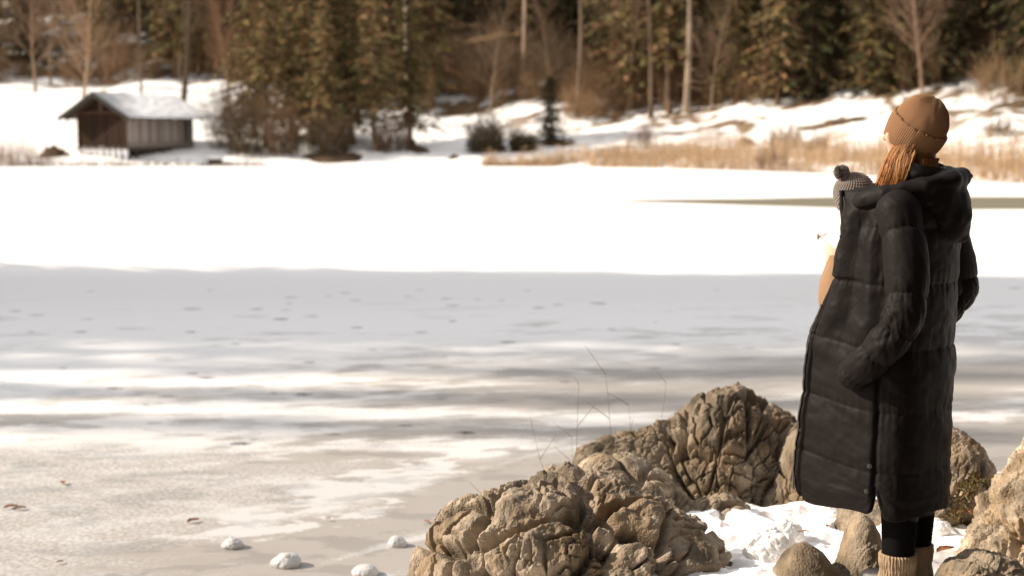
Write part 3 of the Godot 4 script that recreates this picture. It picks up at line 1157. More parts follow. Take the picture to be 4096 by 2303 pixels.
func build_shore_things() -> void:
	var dk := Color(0.12, 0.08, 0.05)
	# brush below the trees beside the boathouse
	var spots := [[-18.0, -96.5, 1.7, 4.6, "tangled brown brush against the right wall of the boathouse"], [-15.4, -96.2, 1.7, 4.0, "tangled brown brush in the middle under the bank's trees"], [-12.2, -96.0, 1.7, 3.4, "low brown brush under the right side of the bank's trees"], [-8.2, -99.0, 1.5, 3.4, "twiggy brush at the right end of the bank's trees"], [-19.6, -99.0, 1.8, 4.4, "high reddish brush behind the end of the boathouse"]]
	var k := 0
	for q in spots:
		twig_bush("brush", q[4], ground_at(q[0], q[1]), q[2], q[3], 64, [dk, Color(0.17, 0.10, 0.06)][k % 2], 600 + k, 0.6 if k < 3 else 0.3)
		k += 1
	twig_bush("evergreen_bush", "left half of a pair of dark bushes on the snow, taller and looser", ground_at(-1.75, -99.0), 1.5, 2.9, 80, dk, 620, 1.0)
	twig_bush("evergreen_bush", "right half of a pair of dark bushes on the snow, low and round", ground_at(0.75, -98.5), 1.0, 1.7, 70, dk, 621, 1.2)
	twig_bush("twig_bush", "brown twiggy bush on the snow above the right reeds", ground_at(16.7, -87.5), 1.3, 1.7, 70, Color(0.25, 0.155, 0.095), 622)
	twig_bush("twig_bush", "darker low bush just right of the brown twiggy one", ground_at(18.3, -86.0), 0.8, 1.1, 60, Color(0.13, 0.085, 0.055), 623)
	twig_bush("twig_bush", "thin bush with bare twigs behind the middle of the reeds", ground_at(8.6, -95.5), 1.3, 2.2, 34, Color(0.22, 0.14, 0.09), 624)
	twig_bush("twig_bush", "rounded tan shrub at the forest edge over the small spruce", ground_at(5.6, -114.5), 2.0, 2.6, 110, Color(0.33, 0.21, 0.115), 625)
	twig_bush("twig_bush", "dry brown shrub in the reeds beside an icy hollow", ground_at(15.0, -82.5), 1.2, 1.0, 60, Color(0.24, 0.155, 0.10), 626)
	twig_bush("twig_bush", "low dark shrub on the snow right of the brown hat", ground_at(27.2, -80.0), 1.0, 1.1, 60, Color(0.14, 0.095, 0.06), 627)
	# stump, mounds, box
	var s := Soup.new()
	rng.seed = 8
	s.col = Color(0.045, 0.032, 0.024)
	s.rod(Vector3(0, -0.3, 0), Vector3(0.03, 0.35, 0), 0.34, 0.25, 9)
	s.rod(Vector3(0.03, 0.35, 0), Vector3(0.0, 0.62, 0), 0.25, 0.16, 9)
	s.rod(Vector3(0.0, 0.62, 0), Vector3(0, 0.64, 0), 0.16, 0.01, 9)
	s.rod(Vector3(0.2, -0.2, 0), Vector3(0.6, 0.0, 0.1), 0.14, 0.05, 6)
	tag(stand("tree_stump", s.mesh(), ground_at(-7.1, -102.0)), "small dark tree stump alone on the snow left of the middle", "stump")
	var heaps := [[15.2, -93.0, 0.8, 0.5, "dark earth mound with a twig on the snow above the reeds"], [-6.6, -99.5, 1.1, 0.4, "flat dark mound below the trees right of the boathouse"], [3.3, -100.5, 1.3, 0.35, "flat dark mound at the foot of the small dark spruce"], [-30.6, -95.2, 1.2, 0.55, "dark grassy mound left of the boathouse"], [-3.9, -95.5, 0.5, 0.25, "small dark clod on the snow below the stump"], [22.0, -97.0, 2.6, 0.5, "bare brown earth hump below the full olive spruce"], [33.0, -90.0, 3.4, 0.7, "bare brown earth hump at the right edge of the picture"], [-12.0, -95.4, 2.4, 0.35, "reddish brown patch of bracken by the bank's trees"]]
	for q in heaps:
		mound(q[4], ground_at(q[0], q[1]), q[2], q[3])
	var bx := thing("wooden_box", "small dark box on the snow at the waterline right of the boathouse", "box", ground_at(-19.45, -93.6))
	s = Soup.new()
	s.col = Color(0.05, 0.04, 0.035)
	s.box(Vector3(-0.42, -0.1, -0.3), Vector3(0.42, 0.28, 0.3))
	part("crate", s.mesh(), M.vertex, bx)
	s = Soup.new()
	s.col = Color(0.80, 0.80, 0.81)
	s.box(Vector3(-0.47, 0.283, -0.35), Vector3(0.47, 0.44, 0.35))
	part("snow_cap", s.mesh(), M.snow, bx)
	# snow patched boulders in the wood at the left
	var spotw := [[-43.0, -135.0, 0.8, "largest snow patched boulder in the wood at the left"], [-45.3, -136.5, 0.6, "snow patched boulder left of the largest one in the wood"], [-41.6, -133.5, 0.6, "snow patched boulder below the largest one in the wood"], [-47.5, -133.0, 0.6, "snow patched boulder near the left edge of the wood"]]
	k = 0
	for q in spotw:
		var t := thing("boulder", q[3], "boulder", ground_at(q[0], q[1]) + Vector3(0, 0.4, 0))
		var m := rock_mesh(24, [[Vector3.ZERO, Vector3(1.5, 0.9, 1.1) * q[2]]], 50 + k, 0.6, 0.1, 0.1, Color(0.10, 0.08, 0.06), true)
		part("stone", m, M.vertex, t)
		k += 1

func stand(called: String, m: Mesh, at: Vector3) -> MeshInstance3D:
	return part(called, m, M.vertex, self, at)

func mound(label: String, at: Vector3, r: float, h: float) -> void:
	var vs := PackedVector3Array()
	var cs := PackedColorArray()
	var n := noise(FastNoiseLite.TYPE_SIMPLEX, 1.4, 3, int(absf(at.x) * 10))
	for j in 13:
		for i in 24:
			var a := TAU * i / 24.0
			var u := j / 12.0
			var rr := r * u * (1.0 + 0.3 * n.get_noise_2d(cos(a) * 2.0, sin(a) * 2.0))
			var p := Vector3(cos(a) * rr, 0, sin(a) * rr * 0.7)
			p.y = h * (1.0 - u * u) * (1.0 + 0.5 * n.get_noise_2d(p.x * 2.0 + 30.0, p.z * 2.0)) - 0.12 * u + land(at.x + p.x, at.z + p.z) - at.y
			vs.append(p)
			var q := 0.7 + 0.6 * n.get_noise_2d(p.x * 5.0, p.z * 5.0)
			cs.append(Color(0.11 * q, 0.072 * q, 0.043 * q))
	tag(part("earth_mound", smooth_mesh(vs, grid_ix(13, 24, false, true), cs), M.vertex, self, at), label, "mound")

# ---------------------------------------------------------------- boulders
# a weathered limestone boulder: overlapping egg shapes, split by joints into rounded blocks
func rock_mesh(N: int, lumps: Array, sd: int, freq: float, crack: float, rough: float, tint: Color, snow := false, fine := 1.0) -> ArrayMesh:
	var c1 := cells(freq, sd, 1.0)
	var c2 := cells(freq * 2.3, sd + 1, 1.0)
	var c3 := cells(freq * 5.5, sd + 9, 1.0)
	var cv2 := cells(freq * 2.3, sd + 1, 1.0)
	cv2.cellular_return_type = FastNoiseLite.RETURN_CELL_VALUE
	var cv := cells(freq, sd, 1.0)
	cv.cellular_return_type = FastNoiseLite.RETURN_CELL_VALUE
	var w1 := noise(FastNoiseLite.TYPE_SIMPLEX, freq * 0.5, 2, sd + 2)
	var fb := noise(FastNoiseLite.TYPE_SIMPLEX, 2.4, 3, sd + 3)
	var mic := noise(FastNoiseLite.TYPE_SIMPLEX, 17.0, 3, sd + 4)
	var mask := noise(FastNoiseLite.TYPE_SIMPLEX, 2.2, 2, sd + 5)
	var tone := noise(FastNoiseLite.TYPE_SIMPLEX, 5.0, 4, sd + 6)
	var turn := Basis(Vector3(0.3, 0.2, 1).normalized(), 0.75 + 0.3 * sin(sd))
	var vs := PackedVector3Array()
	var cs := PackedColorArray()
	var ix := PackedInt32Array()
	var edge := {}
	var faces := [[Vector3.UP, Vector3.RIGHT, Vector3.BACK], [Vector3.RIGHT, Vector3.BACK, Vector3.UP], [Vector3.LEFT, Vector3.UP, Vector3.BACK], [Vector3.BACK, Vector3.UP, Vector3.RIGHT], [Vector3.FORWARD, Vector3.RIGHT, Vector3.UP]]
	for f in faces:
		var ids := PackedInt32Array()
		ids.resize((N + 1) * (N + 1))
		for j in N + 1:
			for i in N + 1:
				var border := i == 0 or j == 0 or i == N or j == N
				var u := tan((2.0 * i / N - 1.0) * PI / 4.0)
				var v := tan((2.0 * j / N - 1.0) * PI / 4.0)
				var cube: Vector3 = f[0] + f[1] * u + f[2] * v
				var key: Vector3i
				if border:
					key = Vector3i((cube * 20000.0).round())
					if edge.has(key):
						ids[j * (N + 1) + i] = edge[key]
						continue
				var d := cube.normalized()
				var sum := 0.0
				for l in lumps:
					var r: Vector3 = l[1]
					var dd := d / r
					var cc: Vector3 = l[0] / r
					var a := dd.dot(dd)
					var b := dd.dot(cc)
					var q := b * b - a * (cc.dot(cc) - 1.0)
					if q > 0.0:
						var t := (b + sqrt(q)) / a
						if t > 0.0:
							sum += exp(t * 24.0)
				var rad := log(maxf(sum, 1.0)) / 24.0
				var p := d * rad
				var wx := w1.get_noise_3d(p.x, p.y, p.z)
				var wy := w1.get_noise_3d(p.x + 31.0, p.y, p.z)
				var wz := w1.get_noise_3d(p.x, p.y + 47.0, p.z)
				var q2 := turn * p
				q2 = Vector3(q2.x * 1.15, q2.y * 0.85, q2.z) + Vector3(wx, wy, wz) * (0.16 / freq)
				var q3 := q2 + Vector3(wy, wz, wx) * (0.05 / freq)
				var e1 := c1.get_noise_3dv(q2) + 1.0
				var e2 := c2.get_noise_3dv(q3) + 1.0
				var e3 := c3.get_noise_3dv(q3) + 1.0
				var m1 := smoothstep(-0.45, 0.10, mask.get_noise_3dv(p * 1.4 + Vector3(3, 3, 3)))
				var m2 := smoothstep(-0.25, 0.30, mask.get_noise_3dv(p))
				var m3 := smoothstep(-0.05, 0.35, mask.get_noise_3dv(p * 1.7 + Vector3(8, 0, 8)))
				# deep joints between the blocks, lesser ones, hairlines; each block stands a little in or out
				var h := -crack * (0.30 + 0.70 * m1) * (1.0 - smoothstep(0.015, 0.085 + 0.05 * m1, e1))
				h -= crack * 0.55 * m2 * (1.0 - smoothstep(0.02, 0.12, e2))
				h -= crack * 0.20 * m3 * (1.0 - smoothstep(0.02, 0.17, e3))
				h += crack * (0.14 * cv.get_noise_3dv(q2) * smoothstep(0.0, 0.22, e1) + 0.07 * cv2.get_noise_3dv(q3) * m2 * smoothstep(0.0, 0.2, e2))
				h += crack * 0.16 * smoothstep(0.0, 0.3, e1)
				h += rough * (0.8 * fb.get_noise_3dv(p * 0.7) + 0.25 * absf(fb.get_noise_3dv(p * 2.3 + Vector3(7, 1, 4))))
				h += rough * fine * (0.11 * mic.get_noise_3dv(p) + 0.08 * mic.get_noise_3dv(p * 2.6) - 0.10 * absf(mic.get_noise_3dv(p * 0.5 + Vector3(9, 9, 9))))
				p += d * h
				var t2 := tone.get_noise_3dv(p)
				var t3 := mic.get_noise_3dv(p * 1.6)
				var col := tint * (0.95 + 0.55 * t2 + 0.30 * t3)
				col = col.lerp(Color(tint.r * 1.45, tint.g * 1.5, tint.b * 1.6), smoothstep(0.15, 0.5, t2 + 0.4 * t3) * 0.5)
				col = col.lerp(Color(tint.r * 0.75, tint.g * 0.62, tint.b * 0.45), smoothstep(0.1, 0.45, fb.get_noise_3dv(p * 1.3 + Vector3(5, 0, 0))) * 0.5)
				col = col * (1.0 - 0.38 * smoothstep(0.05, 0.4, mask.get_noise_3dv(p * 2.2 + Vector3(2, 9, 4)) + 0.35 * t3))
				if snow:
					col = col.lerp(Color(0.82, 0.81, 0.80), smoothstep(0.35, 0.7, d.y + 0.5 * t2))
				ids[j * (N + 1) + i] = vs.size()
				if border:
					edge[key] = vs.size()
				vs.append(p)
				cs.append(col)
		for j in N:
			for i in N:
				var a := ids[j * (N + 1) + i]
				var b := ids[j * (N + 1) + i + 1]
				var c := ids[(j + 1) * (N + 1) + i]
				var e := ids[(j + 1) * (N + 1) + i + 1]
				ix.append(a)
				ix.append(b)
				ix.append(c)
				ix.append(b)
				ix.append(e)
				ix.append(c)
	return smooth_mesh(vs, ix, cs)

func boulder(label: String, at: Vector3, N: int, lumps: Array, sd: int, freq: float, crack: float, rough: float, tint: Color, fine := 1.0) -> void:
	var o := part("boulder", rock_mesh(N, lumps, sd, freq, crack, rough, tint, false, fine), M.rock, self, at)
	tag(o, label, "boulder")

func build_rocks() -> void:
	var grey := Color(0.295, 0.236, 0.172)
	var tan_c := Color(0.325, 0.260, 0.188)
	var dark := Color(0.225, 0.180, 0.130)
	boulder("large cracked boulder in front, cut off by the bottom edge of the picture", Vector3(0.20, 0.25, -5.25), 180,
		[[Vector3.ZERO, Vector3(0.60, 0.66, 0.50)], [Vector3(-0.14, 0.02, 0.05), Vector3(0.48, 0.60, 0.42)], [Vector3(0.30, -0.04, 0.08), Vector3(0.38, 0.58, 0.42)], [Vector3(0.50, -0.12, 0.05), Vector3(0.30, 0.50, 0.36)]], 11, 3.3, 0.080, 0.075, grey)
	boulder("blocky cracked ridge of rock between the two largest boulders", Vector3(0.55, 0.15, -5.98), 155,
		[[Vector3(-0.12, 0, 0), Vector3(0.46, 0.66, 0.36)], [Vector3(0.26, -0.12, 0.05), Vector3(0.32, 0.50, 0.32)], [Vector3(0.34, 0.0, 0.0), Vector3(0.26, 0.48, 0.28)], [Vector3(0.50, -0.10, 0.02), Vector3(0.17, 0.42, 0.24)]], 23, 5.0, 0.058, 0.05, tan_c)
	boulder("tall craggy boulder at the water, its dark top beside the coat", Vector3(1.02, 0.22, -6.9), 180,
		[[Vector3(0.05, 0, 0), Vector3(0.42, 0.70, 0.45)], [Vector3(-0.36, -0.02, 0), Vector3(0.42, 0.56, 0.40)], [Vector3(0.26, 0.0, 0.05), Vector3(0.22, 0.62, 0.3)], [Vector3(0.0, 0.05, 0.1), Vector3(0.3, 0.62, 0.25)]], 37, 5.2, 0.072, 0.08, dark)
	boulder("dark cracked rock leaning against the tall craggy boulder, touching the coat", Vector3(1.40, 0.20, -6.6), 110,
		[[Vector3.ZERO, Vector3(0.20, 0.62, 0.28)]], 41, 6.0, 0.06, 0.05, dark)
	boulder("rounded brown boulder right of the coat with a shaded hollow", Vector3(1.90, 0.44, -6.05), 130,
		[[Vector3.ZERO, Vector3(0.27, 0.46, 0.32)], [Vector3(-0.14, -0.12, 0.12), Vector3(0.22, 0.42, 0.26)]], 53, 3.8, 0.055, 0.07, tan_c)
	boulder("big pale wrinkled boulder at the right edge of the picture", Vector3(2.25, 0.42, -5.32), 170,
		[[Vector3.ZERO, Vector3(0.50, 0.72, 0.50)], [Vector3(-0.22, -0.1, 0.15), Vector3(0.36, 0.52, 0.36)]], 61, 3.4, 0.042, 0.085, Color(0.38, 0.305, 0.22), 1.5)
	boulder("low lumpy boulder in the bottom right corner, half in shade", Vector3(1.52, 0.60, -4.5), 100,
		[[Vector3.ZERO, Vector3(0.17, 0.23, 0.2)], [Vector3(0.10, -0.03, 0.02), Vector3(0.14, 0.22, 0.18)]], 71, 4.0, 0.024, 0.05, dark)
	boulder("small pointed stone in the snow at the bottom edge, its lower half shaded", Vector3(1.045, 0.46, -4.98), 80,
		[[Vector3(0, 0.02, 0), Vector3(0.115, 0.25, 0.12)], [Vector3(0.03, -0.04, 0.03), Vector3(0.15, 0.22, 0.13)]], 83, 2.0, 0.004, 0.022, Color(0.20, 0.155, 0.105))
	boulder("smooth tan stone leaning against the knitted socks", Vector3(1.235, 0.46, -5.05), 90,
		[[Vector3(0.04, 0.02, 0), Vector3(0.10, 0.34, 0.14)], [Vector3(-0.04, -0.06, 0.05), Vector3(0.17, 0.26, 0.15)]], 89, 3.2, 0.016, 0.035, tan_c)
	boulder("little tan stone showing behind the leggings", Vector3(1.44, 0.54, -5.72), 50,
		[[Vector3.ZERO, Vector3(0.13, 0.17, 0.11)]], 97, 3.0, 0.006, 0.03, tan_c)

# ---------------------------------------------------------------- the person with the coat, and the baby
const FEET := Vector3(1.34, 0.6, -4.74)
const FACING := 48.0

func cr(a: Vector3, b: Vector3, c: Vector3, d: Vector3, t: float) -> Vector3:
	return 0.5 * ((2.0 * b) + (c - a) * t + (2.0 * a - 5.0 * b + 4.0 * c - d) * t * t + (3.0 * b - a - 3.0 * c + d) * t * t * t)

func along(p: Array, t: float) -> Vector3:
	var f := clampf(t, 0.0, 0.99999) * (p.size() - 1)
	var k := int(f)
	return cr(p[maxi(k - 1, 0)], p[k], p[k + 1], p[mini(k + 2, p.size() - 1)], f - k)

const COAT := [   # height, front edge x, front reach, left width, back depth, right width
	[0.30, 0.165, 0.330, 0.222, 0.125, 0.170], [0.50, 0.165, 0.330, 0.222, 0.125, 0.170], [0.71, 0.160, 0.306, 0.215, 0.125, 0.170],
	[0.91, 0.160, 0.288, 0.210, 0.125, 0.172], [1.11, 0.150, 0.220, 0.200, 0.125, 0.176], [1.25, 0.140, 0.196, 0.195, 0.125, 0.180],
	[1.34, 0.130, 0.200, 0.170, 0.118, 0.165], [1.40, 0.120, 0.208, 0.130, 0.100, 0.125], [1.44, 0.112, 0.205, 0.095, 0.085, 0.090]]

func coat_level(h: float) -> Array:
	for k in COAT.size() - 1:
		if h <= COAT[k + 1][0] or k == COAT.size() - 2:
			var t: float = (h - COAT[k][0]) / (COAT[k + 1][0] - COAT[k][0])
			t = clampf(t, 0.0, 1.0)
			var out := []
			for i in 6:
				out.append(lerpf(COAT[k][i], COAT[k + 1][i], t))
			return out
	return COAT[-1]

var coat_wave: FastNoiseLite
var coat_fold: FastNoiseLite

func coat_ring(h: float) -> Array:
	var l := coat_level(h)
	var xe: float = l[1]
	var zf: float = l[2]
	var aL: float = l[3]
	var bB: float = l[4]
	var aR: float = l[5]
	return [Vector3(-xe, 0, -zf), Vector3(-(aL * 0.62 + xe * 0.42), 0, -zf * 0.52), Vector3(-aL, 0, 0.0), Vector3(-0.80 * aL, 0, 0.72 * bB), Vector3(0, 0, bB), Vector3(0.80 * aR, 0, 0.72 * bB), Vector3(aR, 0, 0.0), Vector3(aR * 1.02, 0, -zf * 0.45), Vector3(0.125, 0, -zf * 0.80)]

# a point of the coat; t runs from the left front edge round the back to the right front edge
func coat_at(t: float, h: float, inner: float) -> Vector3:
	var ring := coat_ring(h)
	var p := along(ring, t)
	var d := along(ring, minf(t + 0.01, 1.0)) - along(ring, maxf(t - 0.01, 0.0))
	var n := Vector3(-d.z, 0, d.x).normalized()
	if n.dot(p - Vector3(0, 0, -0.05)) < 0.0:
		n = -n
	var seams := [0.27, 0.49, 0.69, 0.892, 1.106, 1.29, 1.46]
	var hs := h - 0.026 * (1.0 - smoothstep(0.0, 0.25, t)) * smoothstep(1.2, 0.9, h)
	var puff := 0.0
	var near := 1.0
	for k in seams.size() - 1:
		if hs >= seams[k] and hs < seams[k + 1]:
			var f: float = (hs - seams[k]) / (seams[k + 1] - seams[k])
			puff = 0.0110 * pow(sin(PI * f), 0.28) - 0.004
			near = minf(hs - seams[k], seams[k + 1] - hs)
	if h > 1.12:
		puff *= smoothstep(0.05, 0.22, t)
		puff += 0.010 * (1.0 - smoothstep(0.05, 0.22, t))
	var gather := exp(-near / 0.045)
	var out := puff + 0.0024 * gather * coat_wave.get_noise_2d(t * 38.0, h * 2.2)
	out += 0.006 * coat_fold.get_noise_2d(t * 4.0 + h * 3.5, h * 5.0)
	out += 0.0022 * absf(coat_fold.get_noise_2d(t * 10.0 - h * 5.0, h * 5.0 + 7.0))
	# the deep upright folds of the open front panel
	var open := (1.0 - smoothstep(0.20, 0.26, t)) * smoothstep(0.75, 1.05, h) * smoothstep(1.42, 1.30, h)
	out += open * 0.012 * sin((t - 0.12 * (h - 1.0)) * TAU * 7.0 + 2.0 * coat_fold.get_noise_2d(h * 2.0, 3.0))
	# side seam with its vent, stitched edge at the front
	var vent := (t - 0.25) / 0.007
	out -= 0.012 * exp(-vent * vent) * smoothstep(1.0, 0.9, h)
	out -= 0.010 * exp(-pow((t - 0.030) / 0.006, 2.0))
	out *= 1.0 - inner
	p += n * (out - 0.020 * inner)
	p.y = h
	if h > 1.38:
		p.y = lerpf(minf(h, 1.40 + 0.006), h, smoothstep(0.02, 0.20, t) * smoothstep(1.0, 0.85, t))
	var low := 1.0 - smoothstep(0.30, 0.47, h)
	var hem := 0.042 + 0.075 * exp(-pow((t - 0.252) / (0.010 if t < 0.252 else 0.022), 2.0)) + 0.045 * exp(-t / 0.02) - 0.008 * sin(t * 24.0)
	p.y += low * hem
	return p

func build_person() -> void:
	coat_wave = noise(FastNoiseLite.TYPE_SIMPLEX, 1.0, 2, 40)
	coat_fold = noise(FastNoiseLite.TYPE_SIMPLEX, 1.0, 3, 41)
	var me := thing("person", "person in long black quilted coat and camel knitted hat, seen from behind", "person", FEET, deg_to_rad(FACING))
	var cloth := StandardMaterial3D.new()
	cloth.albedo_color = lin(0.0108, 0.0086, 0.0080)
	cloth.roughness = 0.58
	cloth.metallic_specular = 0.21
	var nt := NoiseTexture2D.new()
	nt.width = 512
	nt.height = 512
	nt.seamless = true
	nt.noise = noise(FastNoiseLite.TYPE_SIMPLEX, 0.012, 4, 60)
	cloth.heightmap_enabled = true
	cloth.heightmap_texture = nt
	cloth.heightmap_scale = 0.12
	cloth.uv1_triplanar = true
	cloth.uv1_scale = Vector3(2.6, 2.6, 2.6)
	M.cloth = cloth
	# --- body: one surface from head to feet
	var skin := Color(0.56, 0.36, 0.26)
	var m := [PackedVector3Array(), PackedInt32Array()]
	nets(Vector3(-0.36, 0.0, -0.26), Vector3(0.36, 1.50, 0.22), 0.013, body_field, m)
	var cs := PackedColorArray()
	for p in m[0]:
		cs.append(Color(0.02, 0.018, 0.018) if p.y < 1.40 else skin)
	var bm := smooth_mesh(m[0], m[1], cs)
	m = [PackedVector3Array(), PackedInt32Array()]
	nets(Vector3(-0.11, 1.455, -0.16), Vector3(0.11, 1.76, 0.13), 0.005, head_field, m)
	cs = PackedColorArray()
	for p in m[0]:
		var c := skin
		if p.z > -0.025 and p.y < 1.56:          # hair grows from here down the nape
			c = Color(0.17, 0.075, 0.025)
		if p.z < -0.09 and absf(p.y - 1.548) < 0.009 and absf(p.x) < 0.024:
			c = Color(0.42, 0.16, 0.13)
		if p.z < -0.07 and absf(p.y - 1.618) < 0.007 and absf(absf(p.x) - 0.031) < 0.014:
			c = Color(0.05, 0.035, 0.03)
		cs.append(c)
	smooth_mesh(m[0], m[1], cs, PackedVector2Array(), bm)
	var body := MeshInstance3D.new()
	body.name = "body"
	body.mesh = bm
	M.skin = vmat(0.5)
	body.material_override = M.skin
	me.add_child(body, true)
	# --- leggings, socks, boots
	for s in [-1.0, 1.0]:
		var q := [Vector3(s * 0.062, 0.80, 0.01), Vector3(s * 0.064, 0.55, 0.0), Vector3(s * 0.063, 0.33, 0.012), Vector3(s * 0.062, 0.15, 0.010)]
		var lg := StandardMaterial3D.new()
		lg.albedo_color = lin(0.007, 0.0065, 0.0065)
		lg.metallic_specular = 0.1
		lg.roughness = 0.8
		part("legging", tube(q, [0.085, 0.066, 0.062, 0.050], 40, 32), lg, me)
		sock(me, Vector3(s * 0.062, 0.0, 0.010), 0.188 if s < 0 else 0.195)
		boot(me, Vector3(s * 0.062, 0.0, 0.0))
	# --- coat
	var T := 230
	var H := 230
	var vs := PackedVector3Array()
	for j in H:
		var h := lerpf(0.30, 1.44, j / (H - 1.0))
		for i in T:
			vs.append(coat_at(i / (T - 1.0), h, 0.0))
		for i in T:
			vs.append(coat_at(1.0 - i / (T - 1.0), h, 1.0))
	var ix := grid_ix(H, T * 2, false, true)
	for i in T - 1:                                 # close hem and neck between outside and lining
		var a := i
		var b := i + 1
		var c := 2 * T - 1 - i
		var d := 2 * T - 2 - i
		ix.append_array([a, b, c, b, d, c])
		var o := (H - 1) * 2 * T
		ix.append_array([o + a, o + c, o + b, o + b, o + c, o + d])
	var coat := part("coat", smooth_mesh(vs, ix), cloth, me)
	# --- sleeves
	var left := [Vector3(-0.155, 1.40, 0.01), Vector3(-0.178, 1.34, 0.035), Vector3(-0.205, 1.22, 0.075), Vector3(-0.232, 1.08, 0.098), Vector3(-0.252, 0.985, 0.085), Vector3(-0.262, 0.90, 0.025), Vector3(-0.245, 0.83, -0.055), Vector3(-0.20, 0.79, -0.11)]
	var right := [Vector3(0.145, 1.40, 0.01), Vector3(0.185, 1.34, 0.01), Vector3(0.235, 1.22, 0.02), Vector3(0.292, 1.10, 0.03), Vector3(0.305, 1.03, 0.015), Vector3(0.265, 0.93, -0.06), Vector3(0.205, 0.85, -0.12), Vector3(0.15, 0.80, -0.15)]
	part("sleeve", sleeve(left, 1), cloth, me)
	part("sleeve", sleeve(right, 2), cloth, me)
	# --- hood lying on the back
	m = [PackedVector3Array(), PackedInt32Array()]
	hood_fold = noise(FastNoiseLite.TYPE_SIMPLEX, 9.0, 3, 91)
	nets(Vector3(-0.27, 1.18, -0.20), Vector3(0.30, 1.54, 0.25), 0.0085, hood_field, m)
	part("hood", smooth_mesh(m[0], m[1]), cloth, me)
	# stand-up collar of the jacket under the coat
	var lea := StandardMaterial3D.new()
	lea.albedo_color = lin(0.02, 0.021, 0.023)
	lea.roughness = 0.3
	vs = PackedVector3Array()
	for j in 8:
		for i in 40:
			var a := lerpf(-0.95 * PI, 0.75 * PI, i / 39.0) + PI * 0.5
			var u := j / 7.0
			var r := 0.078 + 0.010 * u + 0.004 * sin(u * PI)
			var top := 1.43 + u * (0.075 - 0.02 * absf(sin(a)))
			vs.append(Vector3(cos(a) * r, top, sin(a) * r * 0.95 + 0.015))
	part("collar", smooth_mesh(vs, grid_ix(8, 40)), lea, me)
	# zip and snaps on the open front edge
	var steel := StandardMaterial3D.new()
	steel.albedo_color = lin(0.13, 0.12, 0.11)
	steel.metallic = 0.9
	steel.roughness = 0.35
	var z := Soup.new()
	for k in 130:
		var h := lerpf(1.13, 1.385, k / 129.0)
		var p := coat_at(0.030, h, 0.0) + Vector3(-0.006, 0, -0.001)
		z.box(p - Vector3(0.0022, 0.0006, 0.0022), p + Vector3(0.0022, 0.0006, 0.0022))
	for k in 380:
		var h := lerpf(0.36, 1.02, k / 379.0)
		var p := coat_at(0.004, h, 0.0) + Vector3(-0.003, 0, -0.003)
		z.box(p - Vector3(0.0022, 0.0006, 0.0022), p + Vector3(0.0022, 0.0006, 0.0022))
	var zp := part("zipper", z.mesh(), steel, coat)
	z = Soup.new()
	var pb := coat_at(0.004, 0.37, 0.0) + Vector3(-0.006, 0, -0.003)
	z.box(pb - Vector3(0.003, 0.045, 0.003), pb + Vector3(0.003, 0.0, 0.003))
	part("zip_pull", z.mesh(), steel, coat)
	var snapm := StandardMaterial3D.new()
	snapm.albedo_color = lin(0.05, 0.045, 0.04)
	snapm.roughness = 0.35
	snapm.metallic = 0.4
	for q in [[0.237, 0.512], [0.231, 0.415], [0.017, 0.93], [0.012, 0.58], [0.05, 1.255]]:
		var p := coat_at(q[0], q[1], 0.0)
		var s := Soup.new()
		var out := Vector3(p.x + 0.02, 0, p.z + 0.05).normalized()
		var rr := 0.0085 if q[0] > 0.2 else 0.005
		s.rod(p - out * 0.004, p + out * 0.004, rr, rr, 14)
		s.rod(p + out * 0.004, p + out * 0.0055, rr, rr * 0.1, 14)
		part("snap_button", s.mesh(), snapm if q[0] > 0.2 else steel, coat)
	# pocket flap over the hidden hand
	build_hat(me)
	build_hair(me)

func body_field(p: Vector3) -> float:
	var d := egg(p, Vector3(0, 1.20, 0.0), Vector3(0.150, 0.20, 0.095))
	d = smin(d, egg(p, Vector3(0, 1.00, 0.005), Vector3(0.125, 0.16, 0.09)), 0.08)
	d = smin(d, egg(p, Vector3(0, 0.86, 0.012), Vector3(0.155, 0.13, 0.105)), 0.08)
	d = smin(d, cap(p, Vector3(-0.15, 1.35, 0.01), Vector3(0.15, 1.35, 0.01), 0.05, 0.05), 0.06)
	d = smin(d, cap(p, Vector3(0, 1.33, 0.015), Vector3(0, 1.50, 0.005), 0.058, 0.050), 0.05)
	for s in [-1.0, 1.0]:
		d = smin(d, cap(p, Vector3(s * 0.08, 0.82, 0.01), Vector3(s * 0.064, 0.46, 0.0), 0.085, 0.055), 0.05)
		d = smin(d, cap(p, Vector3(s * 0.064, 0.46, 0.0), Vector3(s * 0.062, 0.32, 0.014), 0.052, 0.054), 0.03)
		d = smin(d, cap(p, Vector3(s * 0.062, 0.32, 0.014), Vector3(s * 0.062, 0.09, 0.010), 0.053, 0.036), 0.03)
		d = smin(d, cap(p, Vector3(s * 0.062, 0.05, 0.02), Vector3(s * 0.072, 0.035, -0.13), 0.036, 0.028), 0.03)
	var a := [[Vector3(-0.17, 1.345, 0.02), Vector3(-0.232, 1.07, 0.095), Vector3(-0.25, 0.87, -0.02), Vector3(-0.20, 0.80, -0.10)], [Vector3(0.17, 1.345, 0.01), Vector3(0.262, 1.07, 0.03), Vector3(0.21, 0.86, -0.12), Vector3(0.15, 0.79, -0.16)]]
	for q in a:
		d = smin(d, cap(p, q[0], q[1], 0.046, 0.038), 0.03)
		d = smin(d, cap(p, q[1], q[2], 0.037, 0.027), 0.02)
		d = smin(d, cap(p, q[2], q[3], 0.030, 0.036), 0.02)
	return d

